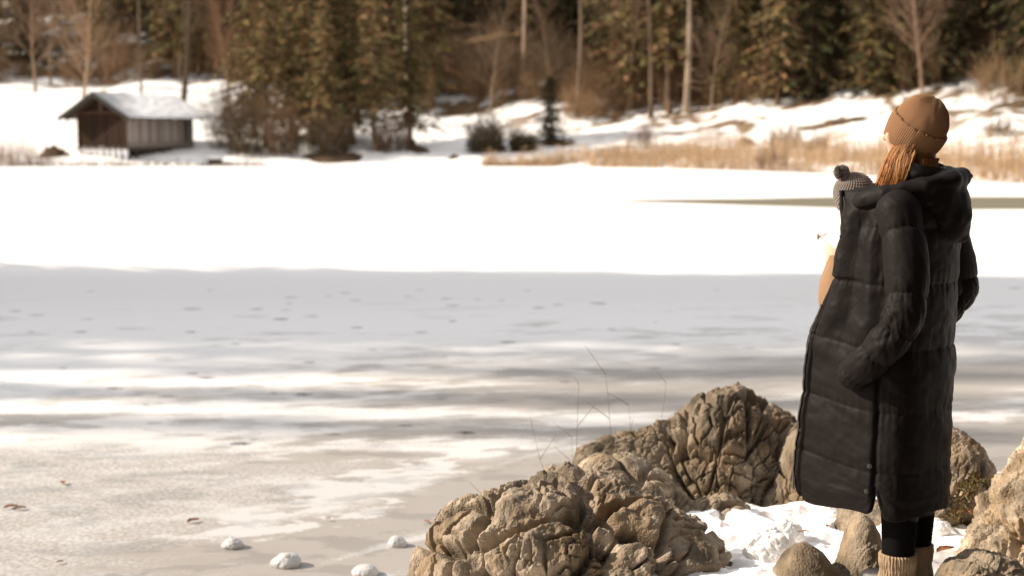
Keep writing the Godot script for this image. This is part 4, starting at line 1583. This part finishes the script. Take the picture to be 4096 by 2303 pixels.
func head_field(p: Vector3) -> float:
	var c := Vector3(0, 1.62, 0)
	var d := egg(p, Vector3(0, 1.610, 0.003), Vector3(0.060, 0.086, 0.076))
	d = smin(d, egg(p, Vector3(0, 1.575, -0.038), Vector3(0.056, 0.068, 0.058)), 0.04)
	d = smin(d, egg(p, Vector3(0, 1.530, -0.062), Vector3(0.026, 0.022, 0.024)), 0.03)
	d = smin(d, cap(p, Vector3(0, 1.60, 0.015), Vector3(0, 1.43, 0.012), 0.052, 0.052), 0.03)
	d = smin(d, cap(p, Vector3(0, 1.622, -0.086), Vector3(0, 1.583, -0.110), 0.008, 0.012), 0.014)
	d = smin(d, cap(p, Vector3(-0.012, 1.549, -0.090), Vector3(0.012, 1.549, -0.090), 0.008, 0.008), 0.01)
	for s in [-1.0, 1.0]:
		d = maxf(d, 0.013 - p.distance_to(Vector3(s * 0.031, 1.618, -0.097)))
		d = smin(d, p.distance_to(Vector3(s * 0.031, 1.617, -0.078)) - 0.012, 0.004)
		d = smin(d, egg(p, Vector3(s * 0.058, 1.575, 0.004), Vector3(0.007, 0.022, 0.014)), 0.012)
		d = smin(d, egg(p, Vector3(s * 0.045, 1.588, -0.064), Vector3(0.02, 0.018, 0.02)), 0.03)
	return d

func tube(path: Array, radii: Array, rows: int, cols: int) -> ArrayMesh:
	var vs := PackedVector3Array()
	for j in rows:
		var t := j / (rows - 1.0)
		var p := along(path, t)
		var d := (along(path, minf(t + 0.01, 1)) - along(path, maxf(t - 0.01, 0))).normalized()
		var u := d.cross(Vector3.RIGHT).normalized()
		var w := d.cross(u)
		var f := t * (radii.size() - 1)
		var k := mini(int(f), radii.size() - 2)
		var r := lerpf(radii[k], radii[k + 1], f - k)
		for i in cols:
			var a := TAU * i / cols
			vs.append(p + (u * cos(a) + w * sin(a)) * r)
	return smooth_mesh(vs, grid_ix(rows, cols, true, true))

func sleeve(path: Array, sd: int) -> ArrayMesh:
	var rows := 210
	var cols := 84
	var vs := PackedVector3Array()
	var n1 := noise(FastNoiseLite.TYPE_SIMPLEX, 1.0, 2, sd * 7)
	var n2 := noise(FastNoiseLite.TYPE_SIMPLEX, 1.0, 3, sd * 7 + 1)
	var seams := [-0.12, 0.235, 0.435, 0.605, 0.745, 0.88, 1.1]
	for j in rows:
		var t := j / (rows - 1.0)
		var p := along(path, t)
		var d := (along(path, minf(t + 0.02, 1)) - along(path, maxf(t - 0.02, 0))).normalized()
		var u := d.cross(Vector3.RIGHT).normalized()
		var w := d.cross(u)
		var base := lerpf(0.068, 0.054, smoothstep(0.1, 0.9, t)) * smoothstep(-0.10, 0.14, t)
		base *= 1.0 - 0.45 * smoothstep(0.90, 1.0, t)
		for i in cols:
			var a := TAU * i / cols
			var ts := t + 0.018 * sin(a + 0.6) + 0.006 * n1.get_noise_2d(a * 2.0, 3.0)
			var puff := 0.0
			var near := 1.0
			for k in seams.size() - 1:
				if ts >= seams[k] and ts < seams[k + 1]:
					var f: float = (ts - seams[k]) / (seams[k + 1] - seams[k])
					puff = pow(maxf(sin(PI * f), 0.0), 0.32)
					near = minf(ts - seams[k], seams[k + 1] - ts)
			var r := base - 0.006 + 0.0125 * puff
			r += 0.0022 * exp(-near / 0.03) * n1.get_noise_2d(cos(a) * 4.5, sin(a) * 4.5 + t * 4.0)
			# crescent creases, strongest in the crook of the arm
			var cr_ := 0.35 + 0.9 * exp(-pow((t - 0.60) / 0.16, 2.0))
			r += 0.0040 * cr_ * n2.get_noise_2d(t * 9.0 + 0.8 * sin(a), cos(a) * 1.2 + sin(a) * 0.8)
			r -= 0.004 * cr_ * pow(absf(n2.get_noise_2d(t * 7.0 - 0.9 * cos(a), sin(a) * 1.6 + 20.0)), 1.5)
			vs.append(p + (u * cos(a) + w * sin(a)) * maxf(r, 0.004))
	return smooth_mesh(vs, grid_ix(rows, cols, true, true))

var hood_fold: FastNoiseLite
const ROLL := [Vector3(-0.150, 1.375, -0.115), Vector3(-0.165, 1.400, -0.02), Vector3(-0.115, 1.425, 0.085), Vector3(-0.02, 1.445, 0.140), Vector3(0.085, 1.452, 0.125), Vector3(0.155, 1.440, 0.06), Vector3(0.165, 1.405, -0.04), Vector3(0.13, 1.37, -0.12)]

func hood_field(p: Vector3) -> float:
	var q := p + Vector3(hood_fold.get_noise_3d(p.x * 0.6, p.y, p.z), 0.7 * hood_fold.get_noise_3d(p.y, p.x * 0.6 + 9.0, p.z), hood_fold.get_noise_3d(p.z, p.y, p.x + 20.0)) * 0.008
	# bag hanging between the shoulder blades, narrowing downwards
	var c := Vector3(0.020, 1.345, 0.108)
	var w := 0.116 + 0.35 * clampf(q.y - 1.36, -0.14, 0.06)
	var bag := egg(q, c, Vector3(w, 0.110, 0.062))
	bag = smin(bag, cap(q, Vector3(0.035, 1.31, 0.135), Vector3(0.065, 1.262, 0.140), 0.042, 0.018), 0.05)
	var roll := 9.0
	for k in ROLL.size() - 1:
		roll = smin(roll, cap(q, ROLL[k], ROLL[k + 1], 0.030, 0.030), 0.01)
	# a second fold crossing the bag from the left shoulder to its tip
	var fold := cap(q, Vector3(-0.155, 1.370, 0.02), Vector3(-0.09, 1.366, 0.110), 0.024, 0.022)
	fold = smin(fold, cap(q, Vector3(-0.09, 1.366, 0.110), Vector3(0.0, 1.325, 0.158), 0.022, 0.016), 0.012)
	fold = smin(fold, cap(q, Vector3(0.0, 1.325, 0.158), Vector3(0.065, 1.258, 0.152), 0.016, 0.010), 0.012)
	var d := smin(bag, roll, 0.009)
	d = smin(d, fold, 0.010)
	# flattened square edge at the right end of the roll
	d = smin(d, egg(q, Vector3(0.148, 1.455, 0.085), Vector3(0.034, 0.022, 0.050)), 0.02)
	# filling between the roll and the neck
	d = smin(d, egg(q, Vector3(0.01, 1.39, 0.06), Vector3(0.135, 0.045, 0.085)), 0.03)
	d = smin(d, cap(q, Vector3(-0.02, 1.45, 0.085), Vector3(0.075, 1.462, 0.075), 0.030, 0.030), 0.02)
	# room for the neck
	d = maxf(d, 0.062 - Vector2(p.x, p.z - 0.005).length())
	return d

func sock(me: Node3D, at: Vector3, top: float) -> void:
	var rows := 60
	var ribs := 34
	var cols := ribs * 8
	var vs := PackedVector3Array()
	var n := noise(FastNoiseLite.TYPE_SIMPLEX, 9.0, 2, int(top * 1000))
	for j in rows:
		var t := j / (rows - 1.0)
		var y := lerpf(top, 0.075, t)
		if t < 0.05:
			y = top - 0.004 * sin(t / 0.05 * PI * 0.5)
		var r := lerpf(0.0590, 0.0560, t) + 0.005 * sin(t * 9.0) * t
		if t < 0.04:
			r -= 0.006 * (1.0 - t / 0.04)
		for i in cols:
			var a := TAU * i / cols
			var rib := pow(0.5 + 0.5 * cos(a * ribs + 1.2 * n.get_noise_2d(y * 1.2, a)), 0.7)
			var st := 0.0007 * sin(y * 1500.0 + (PI if int(a * ribs / PI) % 2 == 0 else 0.0))
			vs.append(at + Vector3(cos(a), 0, sin(a)) * (r + 0.0042 * rib + st + 0.003 * n.get_noise_3d(cos(a), y * 3.0, sin(a))) + Vector3(0, y, 0))
	if not M.has("sock"):
		M.sock = StandardMaterial3D.new()
		M.sock.albedo_color = lin(0.33, 0.235, 0.15)
		M.sock.roughness = 0.95
		M.sock.rim_enabled = true
		M.sock.rim = 0.3
	part("sock", smooth_mesh(vs, grid_ix(rows, cols, true, true)), M.sock, me)

func boot(me: Node3D, at: Vector3) -> void:
	var m := [PackedVector3Array(), PackedInt32Array()]
	nets(Vector3(-0.08, -0.02, -0.24), Vector3(0.08, 0.16, 0.11), 0.01, func(p: Vector3) -> float:
		var d := cap(p, Vector3(0, 0.045, 0.012), Vector3(0, 0.04, 0.02), 0.058, 0.058)
		d = smin(d, cap(p, Vector3(0, 0.045, 0.02), Vector3(0, 0.030, -0.15), 0.050, 0.042), 0.04)
		return maxf(d, -p.y), m)
	var l := StandardMaterial3D.new()
	l.albedo_color = lin(0.018, 0.015, 0.013)
	l.roughness = 0.5
	part("boot", smooth_mesh(m[0], m[1]), l, me, at)

func build_hat(me: Node3D) -> void:
	var C := Vector3(0.004, 1.614, 0.004)
	var tilt := deg_to_rad(34.0)
	var ax := Vector3(0, cos(tilt), sin(tilt))
	var bk := Vector3(0, -sin(tilt), cos(tilt))
	var rt := Vector3.RIGHT
	var ribs := 88
	var cols := ribs * 6
	var rows := 70
	var soft := noise(FastNoiseLite.TYPE_SIMPLEX, 3.0, 2, 70)
	var knit := StandardMaterial3D.new()
	knit.albedo_color = lin(0.25, 0.140, 0.076)
	knit.roughness = 0.95
	knit.metallic_specular = 0.15
	knit.rim_enabled = true
	knit.rim = 0.5
	knit.rim_tint = 0.6
	M.knit = knit
	var vs := PackedVector3Array()
	for j in rows:
		var t := j / (rows - 1.0)                     # 0 crown, 1 lower edge
		var ph := t * 1.72
		for i in cols:
			var a := TAU * i / cols
			var s := 0.115 * cos(ph) if ph < PI / 2 else -0.045 * (ph - PI / 2) / (1.72 - PI / 2)
			var r := sin(minf(ph, PI / 2))
			r = pow(r, 0.90)
			var rad := Vector2(cos(a) * 0.080, sin(a) * 0.092) * r
			var bump := 0.0011 * cos(a * ribs) * smoothstep(0.05, 0.35, t)
			# four darts meeting at the crown
			var dart := 0.0
			for k in 4:
				var da := wrapf(a - (0.9 + k * PI / 2), -PI, PI) * r
				dart -= 0.006 * exp(-pow(da / 0.05, 2.0)) * smoothstep(0.55, 0.10, t)
			bump += dart + 0.003 * soft.get_noise_3d(cos(a) * r * 0.4, s * 3.0, sin(a) * r * 0.4)
			bump -= 0.006 * exp(-t * 26.0)
			var dir := (rt * cos(a) + bk * sin(a)) * maxf(r, 0.02) + ax * cos(minf(ph, PI / 2))
			vs.append(C + rt * rad.x + bk * rad.y + ax * s + dir.normalized() * bump)
	var hat := part("hat", smooth_mesh(vs, grid_ix(rows, cols, false, true)), knit, me)
	# turned-up cuff: out, over its rolled edge and back inside
	vs = PackedVector3Array()
	var prof := [[0.017, -0.001], [0.019, 0.005], [0.016, 0.0085], [0.008, 0.0095], [-0.01, 0.010], [-0.03, 0.0095], [-0.045, 0.0085], [-0.058, 0.006], [-0.066, 0.003], [-0.068, -0.002], [-0.060, -0.008], [-0.03, -0.010]]
	var cr_rows := 56
	for j in cr_rows:
		var f := j / (cr_rows - 1.0) * (prof.size() - 1)
		var k := mini(int(f), prof.size() - 2)
		var s := lerpf(prof[k][0], prof[k + 1][0], f - k)
		var o := lerpf(prof[k][1], prof[k + 1][1], f - k)
		for i in cols:
			var a := TAU * i / cols
			var taper := 1.0 - 0.05 * smoothstep(0.0, -0.068, s) - 0.015 * smoothstep(0.0, -0.068, s)
			var up := 0.004 * soft.get_noise_2d(cos(a) * 1.5, sin(a) * 1.5) + 0.006 * cos(a * 1.0)
			var r := Vector2(cos(a) * (0.080 * taper + o * 1.0), sin(a) * (0.092 * taper + o * 1.0))
			r += Vector2(cos(a), sin(a)) * (0.0011 * cos(a * ribs) + 0.002 * soft.get_noise_3d(cos(a) * 0.4, s * 3.0, sin(a) * 0.4))
			vs.append(C + rt * r.x + bk * r.y + ax * (s + up))
	part("cuff", smooth_mesh(vs, grid_ix(cr_rows, cols, false, true)), knit, hat)

func build_hair(me: Node3D) -> void:
	rng.seed = 99
	var s := Soup.new()
	var base := [Vector3(-0.052, 1.560, -0.01), Vector3(-0.072, 1.515, -0.02), Vector3(-0.088, 1.46, -0.03), Vector3(-0.088, 1.39, -0.05), Vector3(-0.08, 1.33, -0.07)]
	var vs := PackedVector3Array()
	var cs := PackedColorArray()
	var ix := PackedInt32Array()
	for k in 3600:
		var a := rand(0, TAU)
		var rr := sqrt(rand(0.0, 1.0))
		var back := rand(0, 1) < 0.42
		var col := Color(0.36, 0.145, 0.038) * rand(0.5, 1.45)
		if rand(0, 1) < 0.2:
			col = Color(0.50, 0.27, 0.09) * rand(0.8, 1.2)
		var off := Vector3(cos(a) * 0.022, 0, sin(a) * 0.045) * rr
		var off2 := Vector3(cos(a + rand(-0.9, 0.9)) * 0.036, 0, sin(a + rand(-0.9, 0.9)) * 0.056) * rr
		var end := rand(0.80, 1.0)
		var wave := rand(-0.008, 0.008)
		var n := 9
		var w0 := rand(0.00035, 0.0008)
		var prev := -1
		for j in n:
			var t := j / (n - 1.0) * end
			var p := along(base, t) + off.lerp(off2, t) + Vector3(wave, 0, -wave) * sin(t * 5.0 + off.x * 60.0) * 1.4
			if back:                                # hair from the nape, drawn forward under the hat
				var na := rand(-0.9, 0.95)
				var nape := Vector3(sin(na) * 0.066, 1.515, 0.012 + cos(na) * 0.062)
				p = nape.lerp(along(base, 0.72) + off2, pow(t / end, 0.9)) + Vector3(0, -0.045 * sin(t * 3.1), 0.022 * sin(t * 3.1)) + Vector3(wave, 0, 0)
			var w := w0 * (1.0 - 0.6 * t)
			var m := vs.size()
			for e in 3:
				var b := TAU * e / 3.0
				vs.append(p + Vector3(cos(b), 0, sin(b)) * w * 1.6)
				cs.append(Color(col.r, col.g, col.b, 1))
			if prev >= 0:
				for e in 3:
					var e2 := (e + 1) % 3
					ix.append_array([prev + e, m + e, prev + e2, prev + e2, m + e, m + e2])
			prev = m
	M.hair = vmat(0.42)
	M.hair.metallic_specular = 0.5
	part("hair", smooth_mesh(vs, ix, cs), M.hair, me)

func build_baby() -> void:
	# local axes are the camera-neutral world axes; the origin lies under the baby's seat
	var at := Vector3(1.34 - 0.165, 0.6 + 1.01, -4.74 - 0.17)
	var b := thing("person", "baby in a grey bobble hat and white jacket, held inside the black coat", "person", at)
	var head := Vector3(0.005, 0.382, 0.0)
	var m := [PackedVector3Array(), PackedInt32Array()]
	var skin := Color(0.62, 0.40, 0.30)
	nets(Vector3(-0.20, -0.06, -0.16), Vector3(0.14, 0.47, 0.14), 0.009, func(p: Vector3) -> float:
		var d := egg(p, head, Vector3(0.056, 0.060, 0.058))
		d = smin(d, egg(p, head + Vector3(0.035, -0.035, -0.015), Vector3(0.040, 0.036, 0.042)), 0.03)
		d = smin(d, cap(p, head, Vector3(-0.01, 0.27, -0.02), 0.03, 0.04), 0.03)
		d = smin(d, egg(p, Vector3(-0.01, 0.18, -0.02), Vector3(0.075, 0.13, 0.075)), 0.04)
		d = smin(d, cap(p, Vector3(-0.05, 0.28, -0.02), Vector3(-0.082, 0.25, -0.03), 0.03, 0.024), 0.02)
		return smin(d, cap(p, Vector3(-0.078, 0.252, -0.03), Vector3(-0.088, 0.244, -0.03), 0.016, 0.013), 0.02), m)
	nets(Vector3(-0.135, 0.205, -0.062), Vector3(-0.078, 0.275, 0.002), 0.0028, func(p: Vector3) -> float:
		var d := egg(p, Vector3(-0.094, 0.241, -0.030), Vector3(0.013, 0.014, 0.009))
		for k in 4:
			var a := Vector3(-0.100, 0.249 - k * 0.0062, -0.031)
			var l := [0.013, 0.015, 0.014, 0.010][k] as float
			var e := a + Vector3(-l * 0.7, -l * 0.25, 0.002)
			d = smin(d, cap(p, a, e, 0.0037, 0.0035), 0.002)
			d = smin(d, cap(p, e, e + Vector3(-0.003, -l * 0.7, 0.005), 0.0035, 0.0030), 0.002)
		return smin(d, cap(p, Vector3(-0.092, 0.252, -0.024), Vector3(-0.103, 0.254, -0.018), 0.0042, 0.0034), 0.003), m)
	part("body", smooth_mesh(m[0], m[1]), flat_mat(0.60, 0.41, 0.32, 0.6), b)
	# white fleece jacket: shoulders and sleeve
	m = [PackedVector3Array(), PackedInt32Array()]
	var fl := noise(FastNoiseLite.TYPE_SIMPLEX, 60.0, 2, 4)
	nets(Vector3(-0.18, 0.10, -0.15), Vector3(0.12, 0.36, 0.12), 0.006, func(p: Vector3) -> float:
		var d := egg(p, Vector3(-0.005, 0.215, -0.02), Vector3(0.078, 0.090, 0.080))
		d = smin(d, cap(p, Vector3(-0.025, 0.275, 0.0), Vector3(-0.02, 0.25, 0.02), 0.045, 0.05), 0.03)
		d = smin(d, cap(p, Vector3(-0.05, 0.275, -0.02), Vector3(-0.082, 0.250, -0.03), 0.042, 0.030), 0.02)
		return d + 0.004 * fl.get_noise_3dv(p), m)
	var white := flat_mat(0.84, 0.82, 0.80, 0.95)
	part("jacket", smooth_mesh(m[0], m[1]), white, b)
	# hat, its crown pointing up and to the left
	var ax := Vector3(-0.52, 0.76, 0.28).normalized()
	var u := ax.cross(Vector3(0, 0, 1)).normalized()
	var w := u.cross(ax)
	var grey := flat_mat(0.19, 0.165, 0.15, 0.95)
	grey.rim_enabled = true
	grey.rim = 0.4
	var rows := 84
	var cols := 300
	var vs := PackedVector3Array()
	for j in rows:
		var t := j / (rows - 1.0)
		var ph := t * 2.15
		for i in cols:
			var a := TAU * i / cols
			var r := 0.071
			var row := t * 24.0
			var st := sin(a * 25.0 + (PI if int(row) % 2 == 0 else 0.0)) * absf(sin(row * PI)) * smoothstep(0.05, 0.3, t)
			if t > 0.80:
				r += 0.0042 + 0.0032 * cos(a * 44.0)
			else:
				r += 0.0030 * st
			if t > 0.985:
				r -= 0.008
			var dd := (u * cos(a) + w * sin(a)) * sin(ph) + ax * cos(ph)
			vs.append(head + dd * r)
	var hat := part("hat", smooth_mesh(vs, grid_ix(rows, cols, true, true)), grey, b)
	# bobble of cut yarn
	var s := Soup.new()
	rng.seed = 12
	var pc := head + Vector3(-0.050, 0.071, 0.022)
	for k in 1500:
		var d := Vector3(rand(-1, 1), rand(-1, 1), rand(-1, 1)).normalized()
		var l := 0.027 * rand(0.82, 1.08)
		var q := rand(0.65, 1.25)
		s.col = Color(0.33 * q, 0.29 * q, 0.27 * q)
		var e := d.cross(Vector3(rand(-1, 1), rand(-1, 1), rand(-1, 1))).normalized() * 0.0016
		s.quad(pc + d * 0.008 - e, pc + d * l - e, pc + d * l + e, pc + d * 0.008 + e)
	part("bobble", s.mesh(), M.vertex, hat)
	# tan carrier cover that bulges out of the open coat, its edge trimmed with knit
	var cv := thing("carrier_cover", "tan cover of the baby carrier bulging out of the open black coat", "baby carrier", at)
	m = [PackedVector3Array(), PackedInt32Array()]
	var fn := noise(FastNoiseLite.TYPE_SIMPLEX, 7.0, 3, 14)
	nets(Vector3(-0.15, -0.16, -0.20), Vector3(0.20, 0.27, 0.15), 0.0075, func(p: Vector3) -> float:
		var d := egg(p, Vector3(0.035, 0.055, -0.01), Vector3(0.128, 0.215, 0.115))
		d = smin(d, egg(p, Vector3(0.02, 0.01, 0.0), Vector3(0.112, 0.13, 0.11)), 0.05)
		d += 0.009 * fn.get_noise_3d(p.x, p.y * 0.5, p.z) + 0.003 * sin(p.y * 90.0 + p.x * 60.0) * exp(-pow((p.y - 0.19) / 0.06, 2.0))
		# slanting upper opening
		return maxf(d, p.y - 0.212 - 0.75 * (p.x + 0.035)), m)
	var tan_m := flat_mat(0.27, 0.165, 0.098, 0.9)
	part("cover", smooth_mesh(m[0], m[1]), tan_m, cv)
	s = Soup.new()
	s.col = Color(0.30, 0.19, 0.11)
	for k in 46:
		var t := k / 45.0
		var p := Vector3(-0.062 + 0.034 * t, 0.125 + 0.085 * pow(t, 0.8), 0.062 + 0.034 * t - 0.02 * t * t)
		s.rod(p, p + Vector3(0.004, 0.002, 0.006), 0.0035, 0.0025, 6)
	part("knit_trim", s.mesh(), M.vertex, cv)

func flat_mat(r: float, g: float, b: float, rough: float) -> StandardMaterial3D:
	var m := StandardMaterial3D.new()
	m.albedo_color = lin(r, g, b)
	m.roughness = rough
	m.metallic_specular = 0.25
	return m

# ---------------------------------------------------------------- twigs, leaves, ice lumps
func build_small_things() -> void:
	# leafless shoots between the boulders and the ice
	var t := thing("bare_shoots", "thin leafless shoots growing beside the boulders before the ice", "plant", Vector3(0.42, 0.0, -7.55))
	rng.seed = 44
	var shoots := [[0.02, 0.0, -0.10, 1.42, 0.02], [0.06, 0.02, 0.02, 1.52, 0.0], [-0.02, 0.0, -0.40, 1.05, 0.1], [0.10, 0.0, 0.14, 1.25, 0.05], [0.30, 0.0, 0.22, 1.15, 0.0], [0.42, -0.05, 0.30, 1.08, 0.0], [0.5, 0.0, 0.42, 1.0, 0.05], [0.15, 0.05, 0.34, 1.48, 0.1], [0.05, 0.0, -0.2, 0.98, 0.1], [-0.3, 0.15, -0.34, 0.42, 0.0]]
	for q in shoots:
		var s := Soup.new()
		s.col = Color(0.20, 0.12, 0.085) * rand(0.8, 1.3)
		var a := Vector3(q[0], -0.05, q[1])
		var b := Vector3(q[0] + q[2] * 0.7, q[3] * 0.60, q[1] + q[4])
		var prev := a
		for k in range(1, 9):
			var f := k / 8.0
			var p := a.lerp(b, f) + Vector3(0.05 * sin(f * 3.0), 0.0, 0) * signf(q[2]) + Vector3(rand(-0.005, 0.005), 0, rand(-0.005, 0.005))
			s.rod(prev, p, 0.0026 * (1.0 - 0.75 * (f - 0.125)), 0.0026 * (1.0 - 0.75 * f), 5)
			if k > 2 and k % 2 == 0:
				var e := p + Vector3(rand(-0.14, 0.14), rand(0.05, 0.16), rand(-0.08, 0.08))
				s.rod(p, e, 0.0018, 0.0008, 4)
			prev = p
		part("shoot", s.mesh(), M.bark, t)
	# fallen leaves: on the ice, on the snow
	var leaf := leaf_mesh()
	var lm := flat_mat(0.25, 0.115, 0.055, 0.7)
	var spots := [
		[-2.95, 0.0, -8.18, 0.3, "left of two curled brown leaves on the frosted ice at the left edge", ""], [-2.89, 0.0, -8.15, 1.9, "right of two curled brown leaves on the frosted ice at the left edge", ""],
		[-2.82, 0.0, -8.75, 2.6, "brown leaf on frosted ice above the pair of curled leaves", ""], [-0.48, 0.0, -7.86, 0.9, "reddish leaf on bare grey ice just left of the front boulder", ""],
		[-1.05, 0.0, -7.92, 1.2, "tiny dark leaf on grey ice between the ice lumps and the reddish leaf", ""], [-2.32, 0.0, -7.1, 2.0, "small brown leaf on frosted ice at the bottom left corner", ""],
		[-1.81, 0.0, -7.88, 0.4, "flat brown leaf at the edge of the frost in front of the big snow patch", ""], [1.66, 0.0, -16.33, 1.0, "small brown leaf far out on the ice above the twigs", ""],
		[1.08, 1.0, -5.55, 0.5, "reddish brown leaves lying on the snow beside the ridge of rock", ""], [1.14, 1.0, -5.42, 1.4, "tiny brown leaf in the middle of the trampled snow", ""],
		[1.25, 1.0, -5.50, 2.2, "tiny brown leaf on the snow left of the leggings", ""], [1.62, 1.0, -5.18, 0.2, "orange brown leaf on the snow right of the socks", ""],
		[1.86, 1.0, -5.70, 1.0, "dark red leaf under the rounded brown boulder", ""], [1.02, 1.0, -5.10, 2.8, "red leaf above the small pointed stone", ""]]
	for q in spots:
		var y: float = 0.012 if q[1] == 0.0 else bank(q[0], q[2]) + 0.05
		var o := part("fallen_leaf", leaf, lm, self, Vector3(q[0], y, q[2]))
		o.rotation = Vector3(0.12 * sin(q[3] * 5.0), q[3] * 2.0, 0.15 * cos(q[3] * 3.0))
		o.scale = Vector3.ONE * (0.45 if "tiny" in q[4] or "small" in q[4] else 0.8)
		tag(o, q[4], "leaf")
	var lumps := [[-1.17, -7.08, 0.062, "biggest lump of white ice on the bare ice at the bottom edge"], [-1.49, -7.40, 0.038, "white ice lump with a smear of snow left of the biggest one"], [-0.74, -6.93, 0.05, "flat ice lump cut by the bottom edge right of the biggest one"], [-0.61, -7.42, 0.03, "small ice lump in a smear of snow beside the front boulder"]]
	var k := 0
	for q in lumps:
		var m := rock_mesh(28, [[Vector3.ZERO, Vector3(1.0, 0.36, 0.7) * q[2]], [Vector3(0.4, 0.1, 0.1) * q[2], Vector3(0.5, 0.4, 0.5) * q[2]]], 200 + k, 9.0, 0.002, 0.03, Color(0.62, 0.61, 0.60), false)
		var im := flat_mat(0.50, 0.50, 0.50, 0.4)
		tag(part("ice_lump", m, im, self, Vector3(q[0], 0.012, q[1])), q[3], "ice lump")
		k += 1
	# clods of snow at the rocks
	var clods := [[0.97, -5.30, 0.10, "rounded heap of snow against the front boulder"], [1.10, -5.52, 0.07, "lump of snow in the middle of the trampled patch"], [1.56, -5.60, 0.06, "block of snow right of the leggings under the rounded boulder"], [1.70, -5.55, 0.045, "small upright knob of snow beside the pale boulder"], [1.33, -5.86, 0.05, "snow lump below the vent of the coat"]]
	k = 0
	for q in clods:
		var m := rock_mesh(30, [[Vector3.ZERO, Vector3(1.0, 0.9, 0.9) * q[2]]], 230 + k, 9.0, 0.008, 0.05, Color(0.80, 0.79, 0.78), false)
		tag(part("snow_lump", m, flat_mat(0.88, 0.87, 0.86, 0.8), self, Vector3(q[0], bank(q[0], q[1]) + 0.02, q[1])), q[3], "snow lump")
		k += 1
	# moss and dry grass in the cleft between the right boulders
	var s := Soup.new()
	rng.seed = 21
	for i in 420:
		var f := rand(0, 1)
		var p := Vector3(lerpf(1.80, 1.93, f), lerpf(0.64, 0.78, f), lerpf(-5.66, -5.78, f)) + Vector3(rand(-0.03, 0.03), rand(-0.025, 0.02), rand(-0.06, 0.06))
		var q := rand(0.5, 1.4)
		s.col = Color(0.085, 0.065, 0.025) * q if rand(0, 1) < 0.7 else Color(0.22, 0.14, 0.06) * q
		var d := Vector3(rand(-1, 1), rand(0.1, 1.2), rand(-1, 1)).normalized() * rand(0.012, 0.035)
		var w := d.cross(Vector3(rand(-1, 1), rand(-1, 1), rand(-1, 1))).normalized() * 0.004
		s.tri(p - w, p + d, p + w)
	var o := part("moss", s.mesh(), M.needle, self)
	o.set_meta("kind", "stuff")
	o.set_meta("label", "dark moss and dry grass in the cleft between the two right boulders")
	o.set_meta("category", "moss")

func leaf_mesh() -> ArrayMesh:
	var vs := PackedVector3Array()
	var n := 12
	for j in n + 1:
		var t := j / float(n)
		var w := 0.022 * sin(PI * pow(t, 0.8)) + 0.0006
		for i in 5:
			var u := i / 2.0 - 1.0
			vs.append(Vector3(lerpf(-0.05, 0.05, t), 0.009 * u * u + 0.005 * sin(t * 4.0), u * w * (1.0 + 0.15 * sin(t * 20.0))))
	return smooth_mesh(vs, grid_ix(n + 1, 5))
